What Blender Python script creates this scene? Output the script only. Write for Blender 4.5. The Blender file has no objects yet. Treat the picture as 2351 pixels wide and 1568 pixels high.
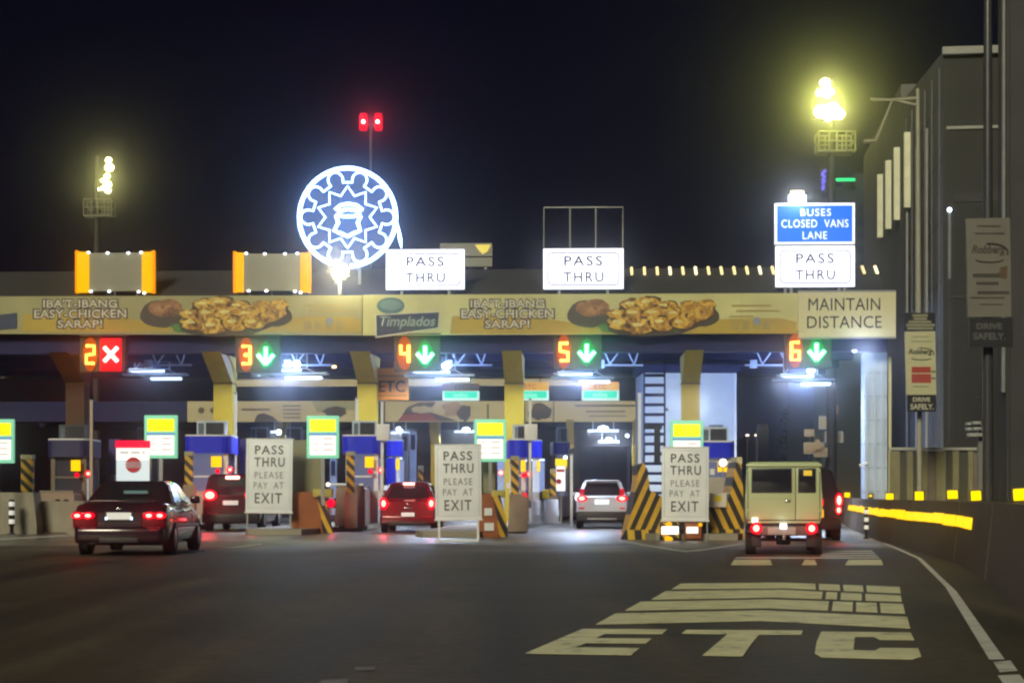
import bpy, bmesh, math, random
from mathutils import Vector, Matrix
R = math.radians
random.seed(7)
S = bpy.context.scene
C = S.collection

# ------------------------------------------------------------------ camera
F, CX, HV, HC = 4000.0, 1175.5, 1138.0, 1.11     # focal length and horizon of the photograph (2351 px wide), eye height
cam_d = bpy.data.cameras.new('camera'); cam = bpy.data.objects.new('camera', cam_d); C.objects.link(cam)
cam.location = (0, 0, HC); cam.rotation_euler = (R(90), 0, 0)
cam_d.sensor_width = 36; cam_d.lens = 36 * F / 2351.0; cam_d.shift_y = (HV - 784) / 2351.0
cam_d.clip_start = 0.1; cam_d.clip_end = 3000
S.camera = cam

# ------------------------------------------------------------------ world, moonless night sky
W = bpy.data.worlds.new('World'); S.world = W; W.use_nodes = True
nt = W.node_tree; nt.nodes.clear()
wo = nt.nodes.new('ShaderNodeOutputWorld'); bg = nt.nodes.new('ShaderNodeBackground')
sky = nt.nodes.new('ShaderNodeTexSky'); sky.sky_type = 'NISHITA'; sky.sun_disc = False
sky.sun_elevation = R(24); sky.sun_rotation = R(200); sky.altitude = 0
tint = nt.nodes.new('ShaderNodeMixRGB'); tint.blend_type = 'MULTIPLY'; tint.inputs[0].default_value = 1
tint.inputs[2].default_value = (0.75, 0.50, 1.25, 1)
nt.links.new(sky.outputs[0], tint.inputs[1]); nt.links.new(tint.outputs[0], bg.inputs[0])
bg.inputs[1].default_value = 0.0011
nt.links.new(bg.outputs[0], wo.inputs[0])

# ------------------------------------------------------------------ the one sun: stands for the plaza's high mast light
sd = bpy.data.lights.new('sun', 'SUN'); so = bpy.data.objects.new('sun', sd); C.objects.link(so)
sd.energy = 2.9; sd.angle = R(16); sd.color = (1.0, 0.94, 0.68)
so.rotation_euler = (R(62), 0, R(-20))
so.location = (-8, -10, 30)

S.view_settings.view_transform = 'Standard'; S.view_settings.look = 'None'
S.view_settings.exposure = 0; S.view_settings.gamma = 1; S.view_settings.use_curve_mapping = False
S.cycles.max_bounces = 5; S.cycles.diffuse_bounces = 2; S.cycles.glossy_bounces = 3
S.cycles.transmission_bounces = 3; S.cycles.volume_bounces = 0; S.cycles.use_denoising = True
S.cycles.sample_clamp_indirect = 4; S.cycles.caustics_reflective = False; S.cycles.caustics_refractive = False
S.cycles.filter_width = 2.3

# ------------------------------------------------------------------ materials
def lin(c):
    return tuple(((x / 255 + 0.055) / 1.055) ** 2.4 if x / 255 > 0.04045 else x / 255 / 12.92 for x in c)
MATS = {}
def M(name, rgb, rough=0.6, metal=0.0, var=0.12, scale=3.0, bump=0.0, coat=0.0):
    """procedural surface: base colour with grain and wear"""
    if name in MATS: return MATS[name]
    m = bpy.data.materials.new(name); m.use_nodes = True; n = m.node_tree; p = n.nodes['Principled BSDF']
    tc = n.nodes.new('ShaderNodeTexCoord'); no = n.nodes.new('ShaderNodeTexNoise')
    no.inputs['Scale'].default_value = scale; no.inputs['Detail'].default_value = 6
    n.links.new(tc.outputs['Object'], no.inputs['Vector'])
    mx = n.nodes.new('ShaderNodeMixRGB')
    mx.inputs[1].default_value = (*[max(0, c * (1 - 2 * var)) for c in rgb], 1)
    mx.inputs[2].default_value = (*[min(1, c * (1 + 2 * var)) for c in rgb], 1)
    n.links.new(no.outputs['Fac'], mx.inputs[0]); n.links.new(mx.outputs[0], p.inputs['Base Color'])
    p.inputs['Roughness'].default_value = rough; p.inputs['Metallic'].default_value = metal
    p.inputs['Coat Weight'].default_value = coat
    if bump:
        b = n.nodes.new('ShaderNodeBump'); b.inputs['Strength'].default_value = bump; b.inputs['Distance'].default_value = 0.02
        n.links.new(no.outputs['Fac'], b.inputs['Height']); n.links.new(b.outputs[0], p.inputs['Normal'])
    MATS[name] = m; return m
def E(name, rgb, strength, base=None):
    """something that gives off light, or has caught light put in as glow"""
    if strength < 1.5: strength *= 1.25
    if name in MATS: return MATS[name]
    m = bpy.data.materials.new(name); m.use_nodes = True; p = m.node_tree.nodes['Principled BSDF']
    p.inputs['Base Color'].default_value = (*(base or rgb), 1); p.inputs['Roughness'].default_value = 0.5; p.inputs['Specular IOR Level'].default_value = 0.08
    p.inputs['Emission Color'].default_value = (*rgb, 1); p.inputs['Emission Strength'].default_value = strength
    MATS[name] = m; return m
def stripes(name, c1, c2, vec, period, duty=0.5, rough=0.6):
    """painted hazard stripes (flat paint)"""
    if name in MATS: return MATS[name]
    m = bpy.data.materials.new(name); m.use_nodes = True; n = m.node_tree; p = n.nodes['Principled BSDF']
    tc = n.nodes.new('ShaderNodeTexCoord'); d = n.nodes.new('ShaderNodeVectorMath'); d.operation = 'DOT_PRODUCT'
    d.inputs[1].default_value = tuple(v / period for v in vec); n.links.new(tc.outputs['Object'], d.inputs[0])
    fr = n.nodes.new('ShaderNodeMath'); fr.operation = 'FRACT'; n.links.new(d.outputs['Value'], fr.inputs[0])
    g = n.nodes.new('ShaderNodeMath'); g.operation = 'GREATER_THAN'; g.inputs[1].default_value = duty
    n.links.new(fr.outputs[0], g.inputs[0])
    no = n.nodes.new('ShaderNodeTexNoise'); no.inputs['Scale'].default_value = 5; no.inputs['Detail'].default_value = 6
    n.links.new(tc.outputs['Object'], no.inputs['Vector'])
    mx = n.nodes.new('ShaderNodeMixRGB'); mx.inputs[1].default_value = (*c1, 1); mx.inputs[2].default_value = (*c2, 1)
    n.links.new(g.outputs[0], mx.inputs[0])
    m2 = n.nodes.new('ShaderNodeMixRGB'); m2.blend_type = 'MULTIPLY'; m2.inputs[0].default_value = 0.5
    n.links.new(mx.outputs[0], m2.inputs[1]); n.links.new(no.outputs['Fac'], m2.inputs[2])
    gm = n.nodes.new('ShaderNodeMixRGB'); gm.blend_type = 'MULTIPLY'; gm.inputs[0].default_value = 1
    gm.inputs[2].default_value = (1.3, 1.3, 1.3, 1); n.links.new(m2.outputs[0], gm.inputs[1])
    n.links.new(gm.outputs[0], p.inputs['Base Color']); p.inputs['Roughness'].default_value = rough
    MATS[name] = m; return m
def printed(name, cols, scale, detail=4, rough=0.5, kind='noise'):
    """flat print: several inks mixed by a pattern"""
    if name in MATS: return MATS[name]
    m = bpy.data.materials.new(name); m.use_nodes = True; n = m.node_tree; p = n.nodes['Principled BSDF']
    tc = n.nodes.new('ShaderNodeTexCoord')
    if kind == 'noise':
        no = n.nodes.new('ShaderNodeTexNoise'); no.inputs['Detail'].default_value = detail; out = no.outputs['Fac']
        no.inputs['Distortion'].default_value = 1.2
    else:
        no = n.nodes.new('ShaderNodeTexVoronoi'); no.feature = 'SMOOTH_F1'; out = no.outputs['Distance']
    no.inputs['Scale'].default_value = scale
    n.links.new(tc.outputs['Object'], no.inputs['Vector'])
    r = n.nodes.new('ShaderNodeValToRGB'); el = r.color_ramp.elements
    el[0].position = 0.3; el[0].color = (*cols[0], 1); el[1].position = 0.72; el[1].color = (*cols[-1], 1)
    for i, c in enumerate(cols[1:-1]):
        e = el.new(0.3 + 0.42 * (i + 1) / (len(cols) - 1)); e.color = (*c, 1)
    n.links.new(out, r.inputs[0]); n.links.new(r.outputs[0], p.inputs['Base Color'])
    p.inputs['Roughness'].default_value = rough
    MATS[name] = m; return m

asphalt = M('asphalt', (0.062, 0.052, 0.038), 0.62, var=0.38, scale=7.0, bump=0.5)
concrete = M('pale concrete', (0.30, 0.27, 0.21), 0.8, var=0.2, scale=1.2, bump=0.2)
apron_m = M('worn concrete pavement', (0.15, 0.14, 0.125), 0.55, var=0.22, scale=0.9, bump=0.15)
dkconc = M('dark concrete', (0.055, 0.055, 0.057), 0.85, var=0.2, scale=0.6, bump=0.2)
wallconc = M('weathered building concrete', (0.13, 0.13, 0.142), 0.85, var=0.2, scale=0.35, bump=0.2)
roadpaint = M('worn road paint', (0.78, 0.70, 0.42), 0.55, var=0.22, scale=3.0, bump=0.1)
def wear(m, scale, lo, hi):
    n = m.node_tree; p = n.nodes['Principled BSDF']; old = p.inputs['Base Color'].links[0].from_socket
    tc = n.nodes['Texture Coordinate']; a = n.nodes.new('ShaderNodeTexNoise'); a.inputs['Scale'].default_value = scale; a.inputs['Detail'].default_value = 9; a.inputs['Roughness'].default_value = .72
    n.links.new(tc.outputs['Object'], a.inputs['Vector']); r = n.nodes.new('ShaderNodeMapRange'); r.inputs['From Min'].default_value = lo; r.inputs['From Max'].default_value = hi
    n.links.new(a.outputs['Fac'], r.inputs['Value']); x = n.nodes.new('ShaderNodeMixRGB'); x.inputs[1].default_value = (.09, .08, .06, 1); n.links.new(r.outputs[0], x.inputs[0]); n.links.new(old, x.inputs[2]); n.links.new(x.outputs[0], p.inputs['Base Color'])
wear(roadpaint, 3.4, .31, .45)
linepaint = M('white line paint', (0.58, 0.58, 0.55), 0.55, var=0.2, scale=3.0)
wear(linepaint, 3.0, .28, .42)
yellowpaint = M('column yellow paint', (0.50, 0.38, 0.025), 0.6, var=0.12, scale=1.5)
navy = M('navy painted steel', (0.014, 0.015, 0.085), 0.8, var=0.2, scale=1.0)
roofdark = M('dark roof sheet', (0.055, 0.055, 0.055), 0.6, var=0.2, scale=0.8)
ribm = M('bare metal rib', (0.88, 0.82, 0.50), 0.4, 0.0, var=0.15)
ceil_m = M('dark ceiling sheet', (0.04, 0.045, 0.10), 0.7, var=0.2)
white = M('white paint', (0.78, 0.78, 0.80), 0.45, var=0.06)
signwhite = M('white sign sheet', (0.84, 0.92, 1.0), 0.42, var=0.10, scale=2.2)
palecol = M('pale blue white steel', (0.55, 0.64, 0.82), 0.45, var=0.15, scale=1.5)
blackm = M('black paint', (0.012, 0.012, 0.014), 0.5)
inkgrey = M('grey black sign ink', (0.055, 0.055, 0.07), 0.6, var=0.25, scale=4)
darkgrey = M('dark grey metal', (0.05, 0.05, 0.055), 0.5)
midgrey = M('galvanised grey metal', (0.30, 0.30, 0.30), 0.45, 0.4)
olivepanel = M('olive grey sign back', (0.22, 0.205, 0.10), 0.6, var=0.06)
greypanel = M('grey green panel', (0.27, 0.265, 0.21), 0.55, var=0.07)
blue_m = M('strong blue fascia', (0.006, 0.018, 0.70), 0.35, var=0.1)
brown_m = M('rust brown plastic', (0.30, 0.085, 0.02), 0.55, var=0.2, scale=2)
glass = M('dark window glass', (0.012, 0.013, 0.016), 0.08, var=0.05, coat=0.5)
boothglass = M('booth window glass', (0.05, 0.055, 0.08), 0.12, var=0.1)
tyre_m = M('black tyre rubber', (0.012, 0.012, 0.012), 0.85)
rim_m = M('alloy rim', (0.35, 0.35, 0.36), 0.35, 0.7)
redpaint = M('sign red', (0.62, 0.012, 0.03), 0.4)
yellowsign = M('sign yellow', (0.85, 0.62, 0.01), 0.4)
greensign = M('sign green', (0.10, 0.50, 0.32), 0.4)
orange_m = M('sign orange', (0.85, 0.30, 0.02), 0.45)
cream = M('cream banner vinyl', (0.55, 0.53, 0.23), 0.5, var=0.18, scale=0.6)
creamsign = M('cream sign sheet', (0.66, 0.60, 0.34), 0.45, var=0.05)
beige = M('beige banner vinyl', (0.58, 0.50, 0.29), 0.5, var=0.12, scale=0.4)
gold = M('banner gold ink', (0.46, 0.33, 0.045), 0.5, var=0.2, scale=0.7)
hazard = stripes('hazard stripes', (0.66, 0.38, 0.02), (0.016, 0.013, 0.01), (1, 0, 1), 0.34)
hazard_l = stripes('hazard stripes leaning left', (0.66, 0.38, 0.02), (0.016, 0.013, 0.01), (0.94, 0, -0.42), 0.26)
hazard_r = stripes('hazard stripes leaning right', (0.66, 0.38, 0.02), (0.016, 0.013, 0.01), (0.90, 0, 0.42), 0.26)
bollard_m = stripes('black and white bands', (0.75, 0.74, 0.70), (0.015, 0.015, 0.015), (0, 0, 1), 0.30)

glow_white = E('white LED tube', (0.31, 0.50, 1.0), 10)
lamp_cool = E('cool white lamp', (0.62, 0.78, 1.0), 10)
lamp_strip = E('cool white tube lamp', (0.60, 0.76, 1.0), 2.3)
lamp_warm = E('sodium floodlight lens', (1.0, 0.90, 0.34), 20)
lightbox = E('backlit white sign face', (0.80, 0.84, 1.0), 1.9)
litblue = E('backlit blue sign face', (0.010, 0.12, 0.62), 0.9)
amber = E('amber lamp strip', (1.0, 0.50, 0.0), 1.05, (.05, .02, 0))
amberdark = E('amber lamp rim', (0.85, 0.25, 0.0), 0.8)
amberdot = E('glowing amber reflector', (1.0, 0.68, 0.0), 1.35, (.05, .03, 0))  # amber reflectors; the light they return is put in as emission
yellowreflect = E('yellow reflective strip', (1.0, 0.60, 0.0), 1.3, (.05, .03, 0))  # retroreflective band; returned headlight put in as emission
redcore = E('bright red lamp', (1.0, 0.09, 0.07), 14)
redglow = E('red lens', (1.0, 0.0, 0.02), 1.1, (.1, 0, 0))
reddim = E('dim red lens', (0.45, 0.0, 0.01), 0.5)
orglow = E('orange display glow', (1.0, 0.13, 0.0), .42, (.03, .01, .0))  # bloom round the digit, put in as a glowing disc
ordigit = E('orange display digit', (1.0, 0.45, 0.055), 6)
grglow = E('green display glow', (0.0, 0.50, 0.07), 0.45, (.0, .03, .01))  # bloom round the green arrow, put in the same way
grarrow = E('green display arrow', (0.17, 1.0, 0.40), 7)
rddisp = E('red display glow', (1.0, 0.0, 0.012), .95, (.03, 0, 0))  # red bloom behind the cross, put in as a glowing face
rdx = E('red display cross', (1.0, 0.36, 0.32), 5)

# ------------------------------------------------------------------ mesh helper
class MB:
    def __init__(self): self.v = []; self.f = []; self.s = []
    def add(self, vs, fs, smooth=False):
        o = len(self.v); self.v += [tuple(v) for v in vs]
        self.f += [[i + o for i in f] for f in fs]; self.s += [smooth] * len(fs); return self
    def box(self, x0, x1, y0, y1, z0, z1, bev=0.0):
        if x1 < x0: x0, x1 = x1, x0
        if y1 < y0: y0, y1 = y1, y0
        if z1 < z0: z0, z1 = z1, z0
        if bev <= 0:
            return self.add([(x, y, z) for z in (z0, z1) for y in (y0, y1) for x in (x0, x1)],
                            [(0, 2, 3, 1), (4, 5, 7, 6), (0, 1, 5, 4), (2, 6, 7, 3), (0, 4, 6, 2), (1, 3, 7, 5)])
        b = bmesh.new()
        bmesh.ops.create_cube(b, size=1)
        for v in b.verts:
            v.co = ((x0 + x1) / 2 + v.co.x * (x1 - x0), (y0 + y1) / 2 + v.co.y * (y1 - y0), (z0 + z1) / 2 + v.co.z * (z1 - z0))
        bmesh.ops.bevel(b, geom=b.edges[:], offset=min(bev, 0.45 * min(x1 - x0, y1 - y0, z1 - z0)), segments=2, affect='EDGES', profile=0.6)
        b.verts.index_update()
        self.add([v.co[:] for v in b.verts], [[v.index for v in f.verts] for f in b.faces], True)
        b.free(); return self
    def prism(self, pts, y0, y1):               # polygon in x,z pushed along y
        n = len(pts); a = sum(pts[i][0] * pts[(i + 1) % n][1] - pts[(i + 1) % n][0] * pts[i][1] for i in range(n))
        if a < 0: pts = pts[::-1]
        vs = [(x, y0, z) for x, z in pts] + [(x, y1, z) for x, z in pts]
        return self.add(vs, [list(range(n)), list(range(2 * n - 1, n - 1, -1))] + [(i, i + n, (i + 1) % n + n, (i + 1) % n) for i in range(n)])
    def slab(self, pts, z0, z1):                # polygon in x,y pushed along z
        n = len(pts); a = sum(pts[i][0] * pts[(i + 1) % n][1] - pts[(i + 1) % n][0] * pts[i][1] for i in range(n))
        if a < 0: pts = pts[::-1]
        vs = [(x, y, z1) for x, y in pts] + [(x, y, z0) for x, y in pts]
        return self.add(vs, [list(range(n)), list(range(2 * n - 1, n - 1, -1))] + [(i, i + n, (i + 1) % n + n, (i + 1) % n) for i in range(n)])
    def xprism(self, pts, x0, x1):              # polygon in y,z pushed along x
        n = len(pts)
        vs = [(x0, y, z) for y, z in pts] + [(x1, y, z) for y, z in pts]
        return self.add(vs, [list(range(n)), list(range(2 * n - 1, n - 1, -1))] + [(i, i + n, (i + 1) % n + n, (i + 1) % n) for i in range(n)])
    def tube(self, pts, r, n=8, closed=False):
        pts = [Vector(p) for p in pts]; k = len(pts); vs = []
        ref = None
        for i, p in enumerate(pts):
            if closed: t = pts[(i + 1) % k] - pts[i - 1]
            else: t = pts[min(i + 1, k - 1)] - pts[max(i - 1, 0)]
            t.normalize()
            if ref is None:
                ref = Vector((0, 1, 0)) if abs(t.y) < 0.9 else Vector((1, 0, 0))
            a = t.cross(ref)
            if a.length < 1e-4: a = t.cross(Vector((1, 0, 0)))
            a.normalize(); b = t.cross(a).normalized()
            rr = r[i] if isinstance(r, (list, tuple)) else r
            vs += [p + a * rr * math.cos(2 * math.pi * j / n) + b * rr * math.sin(2 * math.pi * j / n) for j in range(n)]
        fs = []
        for i in range(k if closed else k - 1):
            for j in range(n):
                fs.append((i * n + j, i * n + (j + 1) % n, ((i + 1) % k) * n + (j + 1) % n, ((i + 1) % k) * n + j))
        self.add(vs, fs, True)
        if not closed: self.add(vs[:n], [list(range(n))[::-1]]); self.add(vs[-n:], [list(range(n))])
        return self
    def lathe(self, prof, c, axis='z', n=16):   # prof: (radius, height along axis)
        vs = []
        for r, h in prof:
            for j in range(n):
                a = 2 * math.pi * j / n; p, q = r * math.cos(a), r * math.sin(a)
                d = (p, q, h) if axis == 'z' else ((h, p, q) if axis == 'x' else (p, h, q))
                vs.append((c[0] + d[0], c[1] + d[1], c[2] + d[2]))
        fs = [(i * n + j, i * n + (j + 1) % n, (i + 1) * n + (j + 1) % n, (i + 1) * n + j) for i in range(len(prof) - 1) for j in range(n)]
        self.add(vs, fs, True)
        self.add(vs[:n], [list(range(n))[::-1]]); self.add(vs[-n:], [list(range(n))])
        return self
    def ball(self, c, r, sy=1.0, sz=1.0, n=10):
        prof = [(max(1e-3, r * math.sin(math.pi * i / n)), -r * sz * math.cos(math.pi * i / n)) for i in range(n + 1)]
        o = len(self.v); self.lathe(prof, (0, 0, 0), 'z', 12)
        self.v[o:] = [(c[0] + x, c[1] + y * sy, c[2] + z) for x, y, z in self.v[o:]]; return self
    def loft(self, rings, caps=True):
        n = len(rings[0]); k = len(rings)
        vs = [p for r in rings for p in r]
        self.add(vs, [(i * n + j, i * n + (j + 1) % n, (i + 1) * n + (j + 1) % n, (i + 1) * n + j) for i in range(k - 1) for j in range(n)], True)
        if caps: self.add(rings[0], [list(range(n))[::-1]]); self.add(rings[-1], [list(range(n))])
        return self
    def build(self, name, mat, parent=None, fix=True, label=None):
        me = bpy.data.meshes.new(name); me.from_pydata(self.v, [], self.f)
        me.polygons.foreach_set('use_smooth', self.s)
        if fix:
            b = bmesh.new(); b.from_mesh(me); bmesh.ops.recalc_face_normals(b, faces=b.faces[:]); b.to_mesh(me); b.free()
        me.materials.append(mat); me.update()
        o = bpy.data.objects.new(name, me); C.objects.link(o)
        if parent is not None: o.parent = parent
        if label: o['label'] = label
        return o

def world(u, v, Y): return Vector(((u - CX) * Y / F, Y, HC - (v - HV) * Y / F))
def gy(v): return F * HC / (v - HV)             # distance of a ground point
def ground_pt(u, v, z=0.0):
    Y = F * (HC - z) / (v - HV); return ((u - CX) * Y / F, Y)
GR = -0.042                                      # the gantry is turned a little
def YG(u, off=0.0): return 62.0 / (1 + 0.042 * (u - CX) / F) - off

def tag(o, label=None, cat=None, group=None, kind=None):
    if label: o['label'] = label
    if cat: o['category'] = cat
    if group: o['group'] = group
    if kind: o['kind'] = kind
    return o

def text_mesh(s, offset=0.0, shear=0.0, spacing=1.0):
    cu = bpy.data.curves.new('lettering', 'FONT'); cu.body = s; cu.align_x = 'CENTER'; cu.size = 1; cu.extrude = 0.0
    cu.offset = offset; cu.shear = shear; cu.resolution_u = 3; cu.space_character = spacing
    t = bpy.data.objects.new('lettering', cu); C.objects.link(t)
    bpy.context.view_layer.update()
    me = bpy.data.meshes.new_from_object(t.evaluated_get(bpy.context.evaluated_depsgraph_get()))
    bpy.data.objects.remove(t); bpy.data.curves.remove(cu)
    return me

class Thing:
    """a top-level thing with its own frame; parts are given where the photograph shows them, on planes of that frame"""
    def __init__(self, name, label, cat, u, v, Y, rz=0.0, group=None, kind=None):
        self.loc = world(u, v, Y); self.rz = rz
        self.o = bpy.data.objects.new(name, None); C.objects.link(self.o); self.o.empty_display_size = 0.3
        self.o.location = self.loc; self.o.rotation_euler = (0, 0, rz)
        tag(self.o, label, cat, group, kind)
        c, s = math.cos(rz), math.sin(rz); self.ax = Vector((c, s, 0)); self.ay = Vector((-s, c, 0))
    def p(self, u, v, dy=0.0):
        d = Vector(((u - CX) / F, 1, -(v - HV) / F)); o = Vector((0, 0, HC)); q = self.loc + self.ay * dy
        t = (q - o).dot(self.ay) / d.dot(self.ay); w = o + d * t - self.loc
        return w.dot(self.ax), w.z
    @property
    def s(self): return self.loc.y / F           # metres per photograph pixel at this thing
    def box(self, part, u0, v0, u1, v1, y0, y1, mat, bev=0.0, parent=None, label=None):
        x0, z0 = self.p(u0, v0, y0); x1, z1 = self.p(u1, v1, y0)
        return MB().box(x0, x1, y0, y1, z0, z1, bev).build(part, mat, parent or self.o, label=label)
    def poly(self, part, pts, y0, y1, mat, parent=None, label=None):
        return MB().prism([self.p(u, v, y0) for u, v in pts], y0, y1).build(part, mat, parent or self.o, label=label)
    def line(self, part, pts, r, mat, dy=0.0, closed=False, parent=None, n=8):
        q = []
        for t in pts:
            x, z = self.p(t[0], t[1], dy); q.append((x, dy + (t[2] if len(t) > 2 else 0), z))
        return MB().tube(q, r, n, closed).build(part, mat, parent or self.o)
    def lines(self, part, paths, r, mat, dy=0.0, parent=None, n=6):
        m = MB()
        for pts in paths:
            q = []
            for t in pts:
                x, z = self.p(t[0], t[1], dy); q.append((x, dy + (t[2] if len(t) > 2 else 0), z))
            m.tube(q, r, n)
        return m.build(part, mat, parent or self.o)
    def ball(self, part, u, v, dy, rpx, mat, parent=None, sz=1.0, sy=1.0):
        x, z = self.p(u, v, dy); return MB().ball((x, dy, z), rpx * self.s, sy, sz).build(part, mat, parent or self.o)
    def disc(self, part, u, v, dy, rpx, mat, parent=None, thick=0.02, rv=None, n=24):
        x, z = self.p(u, v, dy); r = rpx * self.s; r2 = (rv or rpx) * self.s
        return MB().prism([(x + r * math.cos(2 * math.pi * i / n), z + r2 * math.sin(2 * math.pi * i / n)) for i in range(n)], dy, dy + thick).build(part, mat, parent or self.o)
    def text(self, s, u0, v0, u1, v1, dy, mat, offset=0.0, shear=0.0, spacing=1.0, part='lettering', parent=None, tilt=0.0):
        """letters filling the given rectangle, standing dy in front of the thing's face"""
        me = text_mesh(s, offset, shear, spacing)
        xs = [w.co.x for w in me.vertices]; ys = [w.co.y for w in me.vertices]
        if not xs: return None
        x0, z1 = self.p(u0, v0, dy); x1, z0 = self.p(u1, v1, dy)
        sx = (x1 - x0) / (max(xs) - min(xs)); sz = (z1 - z0) / (max(ys) - min(ys))
        for w in me.vertices:
            x = x0 + (w.co.x - min(xs)) * sx; z = z0 + (w.co.y - min(ys)) * sz
            w.co = (x, dy, z + tilt * (x - x0))
        me.materials.clear(); me.materials.append(mat); me.name = part
        o = bpy.data.objects.new(part, me); C.objects.link(o); o.parent = parent or self.o
        return o
    def light(self, u, v, dy, power, col, size=0.3, kind='POINT', rot=None, spread=None, name='lamp_light', blend=0.4):
        d = bpy.data.lights.new(name, kind); d.energy = power; d.color = col
        if kind == 'AREA':
            d.size = size
            if spread: d.spread = R(spread)
        else: d.shadow_soft_size = size
        if kind == 'SPOT': d.spot_size = R(spread or 90); d.spot_blend = blend
        o = bpy.data.objects.new(name, d); C.objects.link(o); o.parent = self.o
        x, z = self.p(u, v, dy); o.location = (x, dy, z)
        if rot: o.rotation_euler = rot
        return o

def struct(name, mb, mat, label=None):
    o = mb.build(name, mat); o['kind'] = 'structure'
    if label: o['label'] = label
    return o

# ================================================================== SETTING
gm_ = asphalt.copy(); gm_.name = 'asphalt to concrete with painted light spill'; n = gm_.node_tree; p_ = n.nodes['Principled BSDF']
old = p_.inputs['Base Color'].links[0].from_socket
gtc = n.nodes.new('ShaderNodeTexCoord'); gs_ = n.nodes.new('ShaderNodeSeparateXYZ'); n.links.new(gtc.outputs['Object'], gs_.inputs[0])
big = n.nodes.new('ShaderNodeTexNoise'); big.inputs['Scale'].default_value = .22; big.inputs['Detail'].default_value = 7; n.links.new(gtc.outputs['Object'], big.inputs['Vector'])
ad = n.nodes.new('ShaderNodeMath'); ad.operation = 'MULTIPLY_ADD'; ad.inputs[1].default_value = 14; n.links.new(big.outputs['Fac'], ad.inputs[0]); n.links.new(gs_.outputs['Y'], ad.inputs[2])
mr_ = n.nodes.new('ShaderNodeMapRange'); mr_.interpolation_type = 'SMOOTHSTEP'; mr_.inputs['From Min'].default_value = 39; mr_.inputs['From Max'].default_value = 54; n.links.new(ad.outputs[0], mr_.inputs['Value'])
mxg = n.nodes.new('ShaderNodeMixRGB'); mxg.inputs[2].default_value = (.20, .195, .185, 1); n.links.new(mr_.outputs[0], mxg.inputs[0]); n.links.new(old, mxg.inputs[1])  # paler concrete, with the lamp spill gradient put into its colour
stn = n.nodes.new('ShaderNodeMixRGB'); stn.blend_type = 'MULTIPLY'; stn.inputs[0].default_value = .75; n.links.new(mxg.outputs[0], stn.inputs[1])
rp = n.nodes.new('ShaderNodeValToRGB'); rp.color_ramp.elements[0].position = .3; rp.color_ramp.elements[0].color = (.62, .6, .58, 1); rp.color_ramp.elements[1].position = .7; rp.color_ramp.elements[1].color = (1.25, 1.22, 1.15, 1)
n.links.new(big.outputs['Fac'], rp.inputs[0]); n.links.new(rp.outputs[0], stn.inputs[2]); n.links.new(stn.outputs[0], p_.inputs['Base Color']); p_.inputs['Roughness'].default_value = .62; p_.inputs['Specular IOR Level'].default_value = .22
mp_ = n.nodes.new('ShaderNodeMapping'); mp_.inputs['Rotation'].default_value = (0, 0, R(9)); mp_.inputs['Scale'].default_value = (1.15, .035, 1); n.links.new(gtc.outputs['Object'], mp_.inputs['Vector'])
tr = n.nodes.new('ShaderNodeTexNoise'); tr.inputs['Scale'].default_value = 1.0; tr.inputs['Detail'].default_value = 5; n.links.new(mp_.outputs[0], tr.inputs['Vector'])
trr = n.nodes.new('ShaderNodeValToRGB'); trr.color_ramp.elements[0].position = .36; trr.color_ramp.elements[0].color = (.42, .42, .43, 1); trr.color_ramp.elements[1].position = .66; trr.color_ramp.elements[1].color = (1.5, 1.46, 1.36, 1); n.links.new(tr.outputs['Fac'], trr.inputs[0])
m3 = n.nodes.new('ShaderNodeMixRGB'); m3.blend_type = 'MULTIPLY'; m3.inputs[0].default_value = 1; n.links.new(stn.outputs[0], m3.inputs[1]); n.links.new(trr.outputs[0], m3.inputs[2])
oil = n.nodes.new('ShaderNodeTexNoise'); oil.inputs['Scale'].default_value = .9; oil.inputs['Detail'].default_value = 8; oil.inputs['Roughness'].default_value = .7; n.links.new(gtc.outputs['Object'], oil.inputs['Vector'])
oir = n.nodes.new('ShaderNodeValToRGB'); oir.color_ramp.elements[0].position = .30; oir.color_ramp.elements[0].color = (.45, .44, .43, 1); oir.color_ramp.elements[1].position = .47; oir.color_ramp.elements[1].color = (1, 1, 1, 1); n.links.new(oil.outputs['Fac'], oir.inputs[0])
m4 = n.nodes.new('ShaderNodeMixRGB'); m4.blend_type = 'MULTIPLY'; m4.inputs[0].default_value = .8; n.links.new(m3.outputs[0], m4.inputs[1]); n.links.new(oir.outputs[0], m4.inputs[2]); n.links.new(m4.outputs[0], p_.inputs['Base Color'])
rr_ = n.nodes.new('ShaderNodeMapRange'); rr_.inputs['To Min'].default_value = .42; rr_.inputs['To Max'].default_value = .78; n.links.new(tr.outputs['Fac'], rr_.inputs['Value']); rml = n.nodes.new('ShaderNodeMix'); rml.inputs[3].default_value = .30; n.links.new(mr_.outputs[0], rml.inputs[0]); n.links.new(rr_.outputs[0], rml.inputs[2]); n.links.new(rml.outputs[0], p_.inputs['Roughness'])
sml = n.nodes.new('ShaderNodeMapRange'); sml.inputs['To Min'].default_value = .26; sml.inputs['To Max'].default_value = .55; n.links.new(mr_.outputs[0], sml.inputs['Value']); n.links.new(sml.outputs[0], p_.inputs['Specular IOR Level'])
struct('ground', MB().add([(-400, -50, 0), (400, -50, 0), (400, 425, 0), (-400, 425, 0)], [(0, 1, 2, 3)]), gm_)
def cp(x, y): return (1175.5 + 0.5 * x, 1261.2 + 0.5 * y)   # reading of the enlarged lower right part of the photograph
def marking(pts, mat=roadpaint, z=0.008, conv=True):
    q = [ground_pt(*(cp(*p) if conv else p), z) for p in pts]
    struct('road_marking', MB().slab(q, z - .003, z), mat)
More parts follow.
